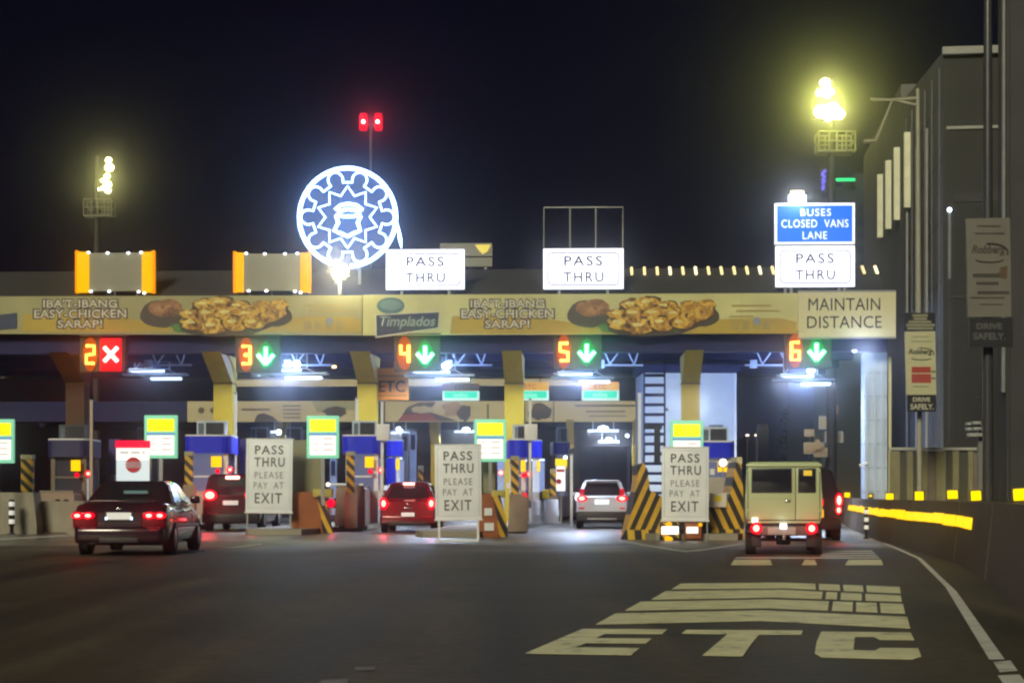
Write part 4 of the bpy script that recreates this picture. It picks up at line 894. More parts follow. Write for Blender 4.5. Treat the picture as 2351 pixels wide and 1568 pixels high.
for (u0, v0, u1, v1, vg, lab) in ((672, 1010, 738, 1129, 1224, 'blank olive board beside the first PASS THRU board'), (1109, 1021, 1137, 1131, 1230, 'blank olive board half hidden by the second PASS THRU board')):
    t = Thing('blank_board', lab, 'sign', (u0 + u1) / 2, vg, gy(vg) + .4, -.03); t.box('panel', u0, v0, u1, v1, 0, .06, olivepanel); t.box('leg', u0 + 6, v1, u0 + 9, vg, .01, .05, midgrey); t.box('leg', u1 - 9, v1, u1 - 6, vg, .01, .05, midgrey)
# stop board
t = Thing('stop_board', 'white board with a red top band and a red stop disc behind the dark sedan', 'sign', 304, 1235, 47)
rt = E('backlit red top', (.9, .0, .04), .7); t.box('top_band', 265, 1011, 343, 1028, -.03, .1, rt); t.box('panel', 267, 1028, 342, 1110, 0, .08, E('backlit board white', (.92, .90, .86), .8)); t.box('lower_panel', 267, 1055, 342, 1112, -.012, -.002, E('backlit pale blue board', (.60, .70, .78), .55))
t.disc('stop_disc', 306, 1067, -.03, 18, redpaint, thick=.015); t.box('disc_band', 289, 1060, 323, 1074, -.036, -.031, M('pink band', (.6, .35, .4), .5)); t.text('STOP', 293, 1062, 319, 1072, -.04, M('dark pink ink', (.4, .12, .2), .5))
for k, (a, b) in enumerate(((275, 296), (300, 322), (326, 333))): t.box('small_print', a, 1035, b, 1042, -.004, -.001, E('faint grey print', (.8, .76, .72), .62, (.2, .2, .2)))
t.box('leg', 275, 1112, 280, 1232, .0, .06, midgrey); t.box('leg', 328, 1112, 333, 1232, .0, .06, midgrey)
t = Thing('stop_board', 'small red and white lane board left of the silver car', 'sign', 1288, 1180, 58)
t.box('panel', 1277, 1070, 1298, 1127, 0, .05, E('backlit board white small', (.9, .9, .92), .7)); t.box('top_band', 1278, 1077, 1296, 1083, -.01, -.001, redpaint); t.disc('stop_disc', 1283, 1105, -.02, 6, redpaint, thick=.015); t.box('yellow_cap', 1275, 1053, 1302, 1069, -.02, .05, E('lit yellow cap', (.9, .65, .02), .7)); t.box('leg', 1286, 1127, 1290, 1205, .01, .05, midgrey)

# ---- crash blocks on the island noses
t = Thing('crash_block', 'rust brown crash block at the nose of the fourth island', 'crash block', 708, 1225, gy(1225) + .1, .04)
t.poly('body', [(670, 1224), (670, 1129), (730, 1129), (742, 1150), (748, 1224)], .3, 1.3, brown_m)
t.poly('striped_nose', [(727, 1140), (742, 1135), (758, 1190), (764, 1224), (740, 1224), (736, 1180)], .1, .28, hazard_r); t.box('yellow_cap', 718, 1122, 762, 1142, .2, 1.0, M('dull yellow cap', (.45, .38, .08), .6), .03)
t = Thing('crash_block', 'rust brown crash block with white reflectors at the fifth island', 'crash block', 1125, 1234, gy(1234) + .3, .04)
t.poly('body', [(1098, 1233), (1098, 1133), (1138, 1133), (1146, 1155), (1150, 1233)], .3, 1.3, brown_m); t.box('reflector', 1112, 1166, 1130, 1183, .25, .297, white); t.box('reflector', 1112, 1200, 1134, 1218, .25, .297, white)
t.poly('striped_nose', [(1132, 1140), (1148, 1136), (1162, 1190), (1166, 1232), (1146, 1232), (1142, 1190)], .1, .28, hazard_r); t.box('yellow_cap', 1128, 1125, 1160, 1142, .2, 1.0, MATS['dull yellow cap'], .03)
t = Thing('crash_wall', 'black and yellow striped crash wall at the nose of the sixth island', 'crash wall', 1574, 1240, 44.2, .03)
t.poly('left_wing', [(1436, 1240), (1442, 1205), (1455, 1150), (1464, 1095), (1462, 1068), (1478, 1062), (1487, 1078), (1492, 1125), (1520, 1140), (1520, 1240)], .3, 1.6, hazard_l)
t.poly('right_wing', [(1626, 1240), (1626, 1165), (1662, 1160), (1678, 1130), (1690, 1060), (1702, 1066), (1706, 1110), (1709, 1240)], .3, 1.6, hazard_r)
t.box('upper_strip', 1691, 1049, 1704, 1065, .4, 1.4, creamsign); t.poly('footing', [(1424, 1242), (1436, 1216), (1522, 1216), (1522, 1242)], .2, .297, stripes('hazard footing stripes', (.66, .42, .03), (.016, .013, .01), (1, 0, .1), .36)); t.poly('footing', [(1624, 1242), (1624, 1216), (1707, 1214), (1711, 1242)], .2, .297, MATS['hazard footing stripes'])
t.box('core', 1500, 1150, 1640, 1240, .8, 1.5, M('dark core concrete', (.06, .05, .04), .8)); t.box('notice_plate', 1630, 1132, 1668, 1164, .22, .297, M('cream plate', (.7, .62, .5), .5)); t.box('notice_patch', 1638, 1138, 1656, 1150, .215, .219, yellowsign)
t = Thing('warning_barrier', 'low orange barrier with two amber lamps and white reflectors under the third board', 'barrier', 1565, 1242, gy(1241), 0)
t.box('body', 1517, 1199, 1560, 1242, .15, .5, hazard, .04); t.box('body', 1573, 1200, 1612, 1238, .2, .5, brown_m, .04); t.box('reflector', 1519, 1208, 1558, 1226, .10, .147, E('bright reflector', (1, .95, .92), 1.1)); t.box('reflector', 1576, 1209, 1603, 1224, .15, .197, E('dim reflector', (1, .93, .85), .8)); t.ball('amber_lamp', 1535, 1237, .12, 10, amber, sz=.6); t.ball('amber_lamp', 1536, 1202, .12, 7, amber, sz=.7); t.ball('amber_lamp', 1608, 1204, .15, 5, amber, sz=.9); t.box('link_bar', 1560, 1210, 1573, 1214, .25, .3, darkgrey)  # reflectors emit in place of the light they throw back
# striped posts by the booths
for (u0, v0, u1, v1, Y, lab) in ((424, 1036, 441, 1112, 54, 'hazard striped post left of the lane three booth'), (795, 1036, 813, 1132, 54, 'hazard striped post in front of the lane four booth'), (1173, 1046, 1191, 1134, 53, 'hazard striped post beside the second PASS THRU board'), (48, 1044, 74, 1142, 52, 'hazard striped post at the far left'), (960, 1068, 972, 1106, 70, 'small hazard striped post behind the red hatchback'), (1264, 1076, 1277, 1138, 62, 'hazard striped post left of the red and white board')):
    vg = HV + 1.0 * F / Y
    t = Thing('striped_post', lab, 'post', (u0 + u1) / 2, vg, Y, group='hazard striped posts'); t.box('post', u0, v0 + 10, u1, v1, 0, .25, hazard); t.box('cap', u0 - 1, v0, u1 + 1, v0 + 10, -.02, .27, M('dull cream cap', (.35, .32, .18), .6)); t.box('base', u0 - 4, v1, u1 + 5, vg, -.05, .35, M('tinted concrete', (.30, .22, .16), .7, var=.15, scale=1.5))
# concrete plinths of the islands
for (u0, v0, u1, v1, Y, lab) in ((768, 1118, 838, 1199, 55, 'long beige concrete plinth before the lane four booth'), (1166, 1140, 1212, 1212, 52, 'beige concrete plinth right of the second PASS THRU board'), (86, 1130, 170, 1200, 56, 'olive concrete plinth before the dark booth')):
    t = Thing('concrete_plinth', lab, 'plinth', (u0 + u1) / 2, v1 + 6, Y); t.poly('body', [(u0, v1 + 8), (u0 + 3, v0 + 6), (u0 + 9, v0), (u1 - 4, v0), (u1, v0 + 6), (u1, v1 + 8)], 0, 3.0, M('warm plinth concrete', (.34, .25, .19), .7, var=.15)); t.box('coping', u0 + 4, v0 - 4, u1 - 2, v0 - 1, .05, 2.9, concrete)
for (u0, u1, vt, lab) in ((1214, 1244, 1148, 'white crash drum left of the silver car, left one'), (1248, 1283, 1146, 'white crash drum left of the silver car, right one')):
    t = Thing('crash_drum', lab, 'crash drum', (u0 + u1) / 2, 1200, 60); r = (u1 - u0) / 2 * t.s; zt_ = t.p(u0, vt, 0)[1]
    MB().lathe([(r * .9, 0), (r, .06), (r, zt_ * .5), (r * .94, zt_ * .55), (r * .94, zt_ - .05), (r * .85, zt_)], (0, 0, 0), n=18).build('drum', white, t.o); MB().lathe([(r * 1.15, -.02), (r * 1.15, .05)], (0, 0, 0), n=18).build('base_plate', white, t.o)
    if u0 == 1248: t.box('yellow_box', 1245, 1124, 1261, 1144, -.1, .1, yellowsign, .02)
# barrier arms
t = Thing('barrier_arm', 'white boom barrier arm with a bright tip beside the fourth booth', 'boom barrier', 790, 1205, 56); t.line('arm', [(752, 1112), (797, 1112)], .035, white); t.ball('tip_lamp', 753, 1112, -.03, 4.5, E('warm tip lamp', (1, .95, .7), 3)); t.box('cabinet', 795, 1104, 806, 1195, -.1, .3, palecol, .02)
# bollards
for (u, vt, vg, lab) in ((27, 1146, 1226, 'black and white banded bollard at the left picture edge'), (133, 1146, 1222, 'black and white banded bollard before the dark booth, left one of three'), (152, 1146, 1222, 'black and white banded bollard touching the dark sedan'), (142, 1156, 1218, 'black and white banded bollard between two others by the sedan'), (1989, 1165, 1236, 'black and white banded bollard at the foot of the pale pillar')):
    Y = gy(vg); t = Thing('bollard', lab, 'bollard', u, vg, Y, group='banded bollards'); h = t.p(u, vt, 0)[1]; r = (6.5 if u < 500 else 5) * t.s
    MB().lathe([(r * .7, 0), (r * .7, h * .22), (r, h * .24), (r, h * .96), (r * .7, h)], (0, 0, 0), n=14).build('shaft', blackm, t.o)
    for k in range(3): MB().lathe([(r * 1.03, h * (.30 + .25 * k)), (r * 1.06, h * (.32 + .25 * k)), (r * 1.06, h * (.41 + .25 * k)), (r * 1.03, h * (.43 + .25 * k))], (0, 0, 0), n=14).build('white_band', E('retroreflective white band', (.8, .8, .74), .35, (.8, .8, .78)), t.o)  # white bands emit a little, standing for retroreflected light
    MB().lathe([(r * 1.5, 0), (r * 1.4, .03)], (0, 0, 0), n=14).build('foot', blackm, t.o)
# small camera on the pale pillar
t = Thing('security_camera', 'white camera on the pale end pillar', 'camera', 1982, 1075, 60, GR); t.poly('body', [(1974, 1066), (1990, 1059), (1993, 1064), (1978, 1072)], 0, .25, E('lamp lit white shell', (.6, .68, .85), .25, (.8, .8, .85))); t.box('arm', 1986, 1066, 1993, 1069, .1, .18, midgrey)  # lamp light on the shell put in as weak emission

# ================================================================== VEHICLES
def ring(y, hw, zb_, zt_, crown=.015):
    h = zt_ - zb_
    half = [(.0, zb_), (.84 * hw, zb_), (.965 * hw, zb_ + .12 * h), (hw, zb_ + .42 * h), (.985 * hw, zb_ + .78 * h), (.93 * hw, zt_ - .04 * h), (.80 * hw, zt_), (.4 * hw, zt_ + crown)]
    return [(x, y, z) for x, z in half] + [(0, y, zt_ + crown)] + [(-x, y, z) for x, z in half[:0:-1]]
def vehicle(name, label, cat, loc, heading, W_, Lh, Ht, stations, gh, paint, wheel_r=.31, plate=None, group=None, axle=(.85, .85), roof_paint=None):
    o = bpy.data.objects.new(name, None); C.objects.link(o); o.location = loc; o.rotation_euler = (0, 0, -heading); tag(o, label, cat, group)
    hw = W_ / 2
    MB().loft([ring(y, hw * k, a, b) for y, k, a, b in stations]).build('body', paint, o)
    yr, yrr, yfr, yf, zb_, zr, kb, kr = gh      # greenhouse: rear base, rear roof, front roof, front base, belt, roof, width factors
    def loop(t, inset=0.0):
        # corner points of the greenhouse at height t (0 belt, 1 roof)
        y0 = yr + (yrr - yr) * t; y1 = yf + (yfr - yf) * t; k = hw * (kb + (kr - kb) * t); z = zb_ + (zr - zb_) * t
        return y0, y1, k, z
    rings = []
    for t in (0, .5, .9, 1.0):
        y0, y1, k, z = loop(t)
        if t == 1.0: y0 += .10; y1 -= .12; k -= .09; z += .02
        rr = .10; pts = []
        for (cx_, cy_, a0) in ((k - rr, y0 + rr, -90), (k - rr, y1 - rr, 0), (-k + rr, y1 - rr, 90), (-k + rr, y0 + rr, 180)):
            for q in range(4): an = R(a0 + 30 * q); pts.append((cx_ + rr * math.cos(an), cy_ + rr * math.sin(an), z))
        rings.append(pts)
    MB().loft(rings).build('cabin', roof_paint or paint, o)
    def quad(part, ps, nrm, mat=glass, parent=o):
        n_ = Vector(nrm).normalized(); f = [Vector(p) + n_ * .012 for p in ps]; b = [Vector(p) - n_ * .01 for p in ps]
        m = MB().add([*f, *b], [(0, 1, 2, 3), (7, 6, 5, 4), (0, 4, 5, 1), (1, 5, 6, 2), (2, 6, 7, 3), (3, 7, 4, 0)]); return m.build(part, mat, parent)
    def gpt(side, t, off):   # point on rear glass
        y0, y1, k, z = loop(t); return (side * (k - .13) * off, y0, z)
    quad('rear_window', [gpt(-1, .10, 1), gpt(1, .10, 1), gpt(1, .86, 1), gpt(-1, .86, 1)], (0, -(zr - zb_), (yrr - yr)))
    def fpt(side, t): y0, y1, k, z = loop(t); return (side * (k - .13), y1, z)
    quad('windscreen', [fpt(1, .08), fpt(-1, .08), fpt(-1, .9), fpt(1, .9)], (0, (zr - zb_), (yf - yfr)))
    for side in (-1, 1):
        ym = (yr + yf) / 2
        for a, b in ((.16, .49), (.53, .86)):
            ps = []
            for t, s_ in ((.10, a), (.10, b), (.86, b), (.86, a)):
                y0, y1, k, z = loop(t); ps.append((side * k, y0 + (y1 - y0) * s_, z))
            quad('side_window', ps, (side, 0, .2))
        for ya in (axle[0], Lh - axle[1]):
            x0 = side * (hw - .19); x1 = side * (hw + .012)
            w_ = MB().lathe([(wheel_r * .6, x0), (wheel_r * .97, x0), (wheel_r, x0 + side * .03), (wheel_r, x1 - side * .03), (wheel_r * .96, x1), (wheel_r * .62, x1)], (0, ya, wheel_r), 'x', 20).build('tyre', tyre_m, o)
            MB().lathe([(wheel_r * .58, x1 - side * .03), (wheel_r * .6, x1 + side * .002), (wheel_r * .15, x1 + side * .004)], (0, ya, wheel_r), 'x', 14).build('rim', rim_m, w_)
            MB().lathe([(wheel_r * 1.02, x1 - side * .05), (wheel_r * 1.16, x1 - side * .05), (wheel_r * 1.16, x1 - side * .018), (wheel_r * 1.02, x1 - side * .018)], (0, ya, wheel_r), 'x', 20).build('wheel_arch', blackm, o)
        y1 = loop(.1)[1]
        mr = MB().box(side * (hw - .02), side * (hw + .17), y1 - .55, y1 - .42, zb_ + .02, zb_ + .17, .04).build('wing_mirror', paint, o)
    return o
def part_box(o, part, x0, x1, y0, y1, z0, z1, mat, bev=.01, parent=None):
    return MB().box(x0, x1, y0, y1, z0, z1, bev).build(part, mat, parent or o)
platem = E('lit licence plate', (.62, .72, .70), .35, (.7, .72, .7))  # light falling on the plates put in as weak emission
plate_ink = M('plate ink', (.06, .10, .08), .5)
carlamp = lambda o, x, z, y, r, sx=1.0, sz=1.0: (MB().ball((x, y, z), r, .35, sz).build('tail_light', redglow, o))
def tail(o, x, z, y, r, core, sx=1.4, sz=.8):
    prof = MB(); prof.ball((0, 0, 0), 1.0); l = MB(); l.v = [(x + vx * r * sx, y + vy * .05, z + vz * r * sz) for vx, vy, vz in prof.v]; l.f = prof.f; l.s = prof.s
    t = l.build('tail_light', redglow, o)
    c = MB(); c.v = [(x + vx * r * sx * core, y - .035 + vy * .04, z + vz * r * sz * core) for vx, vy, vz in prof.v]; c.f = prof.f; c.s = prof.s
    c.build('bulb', redcore, t); return t
def pt_light(o, loc, e, col, s=.1, name='tail_glow'):
    d = bpy.data.lights.new(name, 'POINT'); d.energy = e; d.color = col; d.shadow_soft_size = s
    q = bpy.data.objects.new(name, d); C.objects.link(q); q.parent = o; q.location = loc
maroon = M('dark maroon car paint', (.022, .008, .016), .22, 0.2, var=.1, coat=.8)
redcar = M('red car paint', (.15, .004, .010), .25, 0.1, var=.1, coat=.8)
silver = M('silver car paint', (.55, .60, .70), .35, .05, var=.05, coat=.6)
blackcar = M('black car paint', (.010, .009, .012), .25, 0, var=.1, coat=.7)
vanpaint = M('cream van paint', (.46, .53, .29), .4, var=.08, scale=1.2, coat=.3)
bumperm = M('black bumper plastic', (.015, .014, .015), .5)
chrome = M('chrome trim', (.7, .7, .7), .15, 1.0)
# -- dark sedan
Y = 32.3; sx = (274 - CX) * Y / F
o = vehicle('parked_car', 'dark maroon sedan with lit tail lamps at the left', 'car', (sx, Y, 0), -.02, 1.76, 4.45, 1.40,
    [(0, .84, .32, .78), (.04, .93, .25, .86), (.14, .985, .20, .94), (.35, 1, .18, .98), (.75, 1, .17, .985), (2.0, 1, .18, .95), (3.2, 1, .18, .93), (3.7, .99, .20, .86), (4.25, .95, .24, .76), (4.42, .86, .32, .66)],
    (.72, 1.42, 2.55, 3.35, .94, 1.38, .94, .72), maroon, .31)
o.name = 'sedan_car'
part_box(o, 'bumper', -.83, .83, -.07, .16, .22, .55, maroon, .09); part_box(o, 'bumper_insert', -.36, .36, -.08, .0, .24, .34, bumperm, .01)
part_box(o, 'boot_lid_line', -.62, .62, -.012, .0, .600, .612, bumperm, 0)
pf = part_box(o, 'plate_frame', -.26, .26, -.035, .0, .655, .815, bumperm, .005); part_box(o, 'licence_plate', -.225, .225, -.043, -.0355, .672, .80, platem, 0, pf)
for x in (-.235, .235): part_box(o, 'plate_lamp', x - .02, x + .02, -.055, -.044, .665, .72, E('blue white plate lamp', (.55, .72, 1), 2.5), .004, pf)
for sgn in (-1, 1):
    part_box(o, 'lamp_housing', sgn * .40, sgn * .86, -.02, .05, .52, .82, M('dark red lens', (.10, .0, .006), .2), .03)
    for xx in (.56, .76): tail(o, sgn * xx, .745, -.045, .085, .5)
pt_light(o, (-.66, -.35, .74), 2.2, (1, .02, .03)); pt_light(o, (.66, -.35, .74), 2.2, (1, .02, .03))
part_box(o, 'badge', -.06, .06, -.02, .01, .86, .885, chrome, .004); part_box(o, 'exhaust', -.55, -.43, -.05, .2, .22, .29, chrome, .02)
for x in (.895,): part_box(o, 'side_moulding', x - .02, x + .005, .9, 3.6, .50, .56, midgrey, .01)
part_box(o, 'door_handle', .865, .90, 1.75, 1.92, .80, .84, chrome, .01); part_box(o, 'door_handle', .865, .90, 2.65, 2.82, .80, .84, chrome, .01)
part_box(o, 'rear_spoiler', -.6, .6, .08, .2, 1.0, 1.03, maroon, .01)
part_box(o, 'window_reflection', -.10, .36, .88, .92, 1.15, 1.21, E('mirrored cyan lamp light', (.35, .75, .7), .13, (.05, .08, .08)), .02)  # cyan lamp reflection in the rear window, put in as a glowing strip
# -- red hatchback
Y = 52.6; sx = (937 - CX) * Y / F
o = vehicle('hatchback_car', 'red hatchback braking in lane four', 'car', (sx, Y, 0), .02, 1.69, 3.9, 1.52,
    [(0, .92, .34, .92), (.08, .98, .28, .98), (.35, 1, .22, 1.0), (1.5, 1, .18, .98), (2.9, 1, .18, .96), (3.5, .97, .22, .84), (3.85, .84, .3, .70)],
    (.10, .42, 2.0, 2.9, .97, 1.50, .96, .70), redcar, .29, axle=(.62, .7))
part_box(o, 'bumper', -.82, .82, -.07, .10, .26, .52, redcar, .05); part_box(o, 'bumper_insert', -.60, .60, -.08, .0, .24, .34, bumperm, .01)
part_box(o, 'high_brake_light', -.17, .17, .26, .36, 1.44, 1.51, E('bright brake bar', (1, .35, .3), 6), .015)
tail(o, -.74, .88, .0, .16, .55, .8, 1.2); tail(o, .70, .88, .0, .16, .55, .8, 1.2)
pf = part_box(o, 'plate_frame', -.21, .21, -.085, -.05, .48, .62, bumperm, .005); part_box(o, 'licence_plate', -.2, .2, -.092, -.0855, .49, .61, platem, 0, pf)
pt_light(o, (-.7, -.4, .9), 12, (1, .02, .03)); pt_light(o, (.7, -.4, .9), 12, (1, .02, .03)); [part_box(o, 'tailgate_gap', sx_ - .006, sx_ + .006, -.004, .06, .55, .93, blackm, 0) for sx_ in (-.58, .58)]; part_box(o, 'badge', -.05, .05, -.01, .03, .84, .88, chrome, .004); part_box(o, 'tailgate_trim', -.13, .13, -.015, .02, .735, .765, chrome, .004)
# -- red van behind the first board
Y = 55.2; sx = (530 - CX) * Y / F
o = vehicle('minivan', 'red minivan with bright brake lamps behind the first PASS THRU board', 'van', (sx, Y, 0), .03, 1.86, 4.5, 1.80,
    [(0, .95, .36, 1.05), (.08, .99, .28, 1.10), (.4, 1, .22, 1.1), (3.2, 1, .2, 1.06), (4.0, .98, .22, .95), (4.45, .85, .32, .8)], (.06, .11, 2.9, 3.6, 1.07, 1.78, .96, .80), M('deep red van paint', (.07, .003, .008), .25, .1, var=.1, coat=.7), .33, axle=(.8, .85))
part_box(o, 'bumper', -.92, .92, -.09, .12, .24, .56, bumperm, .05); tail(o, -.66, 1.13, -.02, .20, .65, 1.15, .9); tail(o, .66, 1.13, -.02, .20, .65, 1.15, .9)
part_box(o, 'high_brake_light', -.18, .26, .05, .12, 1.64, 1.74, E('bright brake bar', (1, .35, .3), 6), .02)
pf = part_box(o, 'plate_frame', -.26, .26, -.05, .0, .80, .98, bumperm, .005); part_box(o, 'licence_plate', -.24, .24, -.06, -.051, .82, .96, platem, 0, pf)
pt_light(o, (-.7, -.45, 1.1), 15, (1, .02, .03))
# -- silver SUV
Y = 59.0; sx = (1382 - CX) * Y / F
o = vehicle('suv_car', 'silver SUV passing through lane five', 'car', (sx, Y, 0), .06, 1.76, 4.4, 1.66,
    [(0, .92, .42, 1.05), (.07, .98, .36, 1.09), (.35, 1, .28, 1.10), (3.0, 1, .24, 1.06), (3.9, .98, .26, .98), (4.35, .85, .36, .85)], (.12, .5, 2.5, 3.3, 1.07, 1.63, .95, .70), silver, .34, axle=(.8, .85))
part_box(o, 'bumper', -.86, .86, -.07, .1, .26, .58, bumperm, .05); part_box(o, 'skid_strip', -.5, .5, -.085, -.03, .30, .36, midgrey, .01)
for sgn in (-1, 1):
    tail(o, sgn * .68, 1.02, .0, .16, .55, 1.25, .75); part_box(o, 'reflector', sgn * .6, sgn * .78, -.01, .02, .66, .72, reddim, .01)
    part_box(o, 'pillar_lamp', sgn * .60, sgn * .76, .16, .22, 1.15, 1.35, reddim, .03)
part_box(o, 'licence_plate', -.24, .24, -.03, .0, .82, .98, E('bright plate', (.8, .85, .95), .7), .005); part_box(o, 'roof_spoiler', -.58, .58, .38, .6, 1.60, 1.65, silver, .02); part_box(o, 'rear_wiper', -.2, .1, .2, .215, 1.20, 1.22, blackm, 0)
pt_light(o, (-.65, -.4, 1.0), 1.0, (1, .05, .05)); pt_light(o, (.65, -.4, 1.0), 1.0, (1, .05, .05))
# -- dark closed truck ahead of it
t = Thing('box_truck', 'dark grey box truck ahead of the silver car', 'truck', 1388, HV + 1.11 * F / 76, 76, .05)
t.box('cargo_box', 1330, 1024, 1446, 1182, 0, 6, M('dark cargo box', (.055, .05, .055), .6)); t.box('door_line', 1387, 1026, 1389, 1180, -.01, -.002, blackm); t.box('corner_post', 1440, 1024, 1446, 1182, -.04, -.003, midgrey)
t.box('chassis', 1336, 1182, 1440, 1189, .2, 7.5, blackm); t.box('cab', 1332, 1060, 1444, 1182, 6.1, 7.8, darkgrey, .1)
for u in (1338, 1420):
    x, z = t.p(u, 1190, 0); MB().lathe([(.45, x), (.45, x + .35)], (0, 1.2, .45), 'x', 16).build('tyre', tyre_m, t.o); MB().lathe([(.45, x), (.45, x + .35)], (0, 6.6, .45), 'x', 16).build('tyre', tyre_m, t.o)
# -- cream van
Y = 32.9; sx = (1799.5 - CX) * Y / F
o = bpy.data.objects.new('delivery_van', None); C.objects.link(o); o.location = (sx, Y, 0); o.rotation_euler = (0, 0, -.13)
tag(o, 'boxy cream van with dark rear windows in lane six', 'van'); hw = .725
def vring(y, k, zb_, zt_):
    pts = [(-.93 * hw * k, zb_), (-hw * k, zb_ + .15), (-hw * k, zb_ + .55), (-.985 * hw * k, 1.2), (-.955 * hw * k, zt_ - .10), (-.93 * hw * k, zt_ - .03), (-.88 * hw * k, zt_)]
    return [(x, y, z) for x, z in pts] + [(-x, y, z) for x, z in pts[::-1]]
MB().loft([vring(0, .985, .60, 1.735), vring(.05, 1, .58, 1.755), (vring(2.4, 1, .40, 1.76)), vring(2.9, .98, .40, 1.70), vring(3.2, .95, .42, 1.15)]).build('body', vanpaint, o)
part_box(o, 'roof_gutter', -.71, .71, -.03, .05, 1.655, 1.715, vanpaint, .02)
part_box(o, 'side_skirt', -.70, .70, .5, 3.0, .35, .5, vanpaint, .02)
for x0, x1, nm in ((-.665, .213, 'rear_door'), (.225, .665, 'rear_door')):
    dr = part_box(o, nm, x0, x1, -.022, .02, .66, 1.645, vanpaint, .012)
    wx0, wx1 = (x0 + .08, x1 - .08) if x0 < 0 else (x0 + .06, x1 - .085)
    part_box(o, 'window_seal', wx0 - .02, wx1 + .02, -.030, -.0225, 1.165, 1.63, bumperm, .003, dr); part_box(o, 'door_window', wx0, wx1, -.036, -.0305, 1.185, 1.61, glass, .003, dr)
    if x0 > 0: part_box(o, 'sticker', wx0 + .08, wx0 + .24, -.040, -.0365, 1.49, 1.59, E('lit yellow sticker', (.7, .5, .06), .35), 0, dr)  # sticker glows, light on it put into the material
    else: part_box(o, 'door_handle', .02, .13, -.05, -.023, .99, 1.03, chrome, .01, dr)
    for z in (.8, 1.55): part_box(o, 'hinge', (x0 if x0 < 0 else x1) - .02, (x0 if x0 < 0 else x1) + .02, -.034, -.0225, z, z + .06, vanpaint, .004, dr)
for (a_, b_, c_, d_) in ((.214, .224, .66, 1.645), (-.677, -.668, .66, 1.645), (.668, .677, .66, 1.645), (-.677, .677, .640, .652), (-.70, .70, 1.648, 1.654)): part_box(o, 'door_gap', a_, b_, -.010, .0, c_, d_, blackm, 0)
part_box(o, 'door_crease', -.62, .17, -.028, -.0225, 1.06, 1.075, vanpaint, .002); part_box(o, 'door_crease', .27, .62, -.028, -.0225, 1.06, 1.075, vanpaint, .002)
part_box(o, 'bumper_corner', -.70, -.53, -.07, .08, .40, .46, bumperm, .02); part_box(o, 'bumper_corner', .52, .70, -.07, .08, .40, .46, bumperm, .02)
part_box(o, 'bumper', -.52, .50, -.10, .05, .36, .55, M('dull bumper steel', (.10, .08, .07), .5), .03); part_box(o, 'tow_hook', -.03, .03, -.16, -.05, .28, .37, chrome, .01)
pf = part_box(o, 'number_lamp', -.07, .05, -.14, -.101, .49, .59, E('bright number plate lamp', (1, .9, .85), 5), .02)
part_box(o, 'licence_plate', -.30, .22, -.115, -.101, .38, .52, M('dim plate', (.35, .30, .28), .5), .004)
for sgn in (-1, 1):
    tail(o, sgn * .515, .50, -.10, .115, .55, 1.0, 1.0); part_box(o, 'mud_flap', sgn * .42, sgn * .60, .05, .08, .14, .40, bumperm, .01)
    x0 = sgn * .52; x1 = sgn * .715
    for ya in (.35, 2.6):
        w_ = MB().lathe([(.16, x0), (.27, x0), (.28, x0 + sgn * .03), (.28, x1 - sgn * .03), (.27, x1), (.17, x1)], (0, ya, .28), 'x', 20).build('tyre', tyre_m, o); MB().lathe([(.16, x1 - sgn * .02), (.05, x1 + sgn * .003)], (0, ya, .28), 'x', 14).build('rim', rim_m, w_)
part_box(o, 'reverse_lamp', -.60, -.48, -.06, -.02, .60, .70, E('pinkish reverse lamp', (1, .85, .8), 1.2), .03)
part_box(o, 'side_reflector', .70, .745, .02, .10, .92, 1.06, redglow, .02); part_box(o, 'side_reflector', .70, .745, .02, .10, .70, .86, amber, .02)  # side reflectors, given a glow for the light they return
part_box(o, 'axle', -.6, .6, .32, .38, .25, .31, bumperm, .01); part_box(o, 'differential', -.14, .14, .25, .45, .18, .38, bumperm, .05); part_box(o, 'under_body', -.6, .6, .1, 2.9, .36, .58, bumperm, .02)
pt_light(o, (-.5, -.4, .5), 2.5, (1, .02, .04)); pt_light(o, (.5, -.4, .5), 2.5, (1, .02, .04)); pt_light(o, (0, -.5, .58), 1.2, (1, .9, .85))
# -- black vehicle beside it
Y = 43.0; sx = (1848 - CX) * Y / F
o = vehicle('suv_car', 'black SUV half hidden by the cream van', 'car', (sx, Y, 0), .12, 1.80, 4.4, 1.80,
    [(0, .95, .40, 1.1), (.07, .99, .32, 1.12), (.4, 1, .26, 1.12), (3.2, 1, .22, 1.06), (4.0, .98, .24, .95), (4.35, .85, .32, .8)], (.06, .3, 2.8, 3.5, 1.09, 1.78, .96, .76), blackcar, .34)
part_box(o, 'bumper', -.88, .88, -.08, .1, .28, .6, blackcar, .05)
for sgn in (-1, 1): tail(o, sgn * .83, 1.0, .0, .13, .6, .75, 1.5); tail(o, sgn * .82, .76, -.02, .09, .6, .9, 1.3)
pt_light(o, (.95, -.4, 1.0), 1.0, (1, .02, .03))

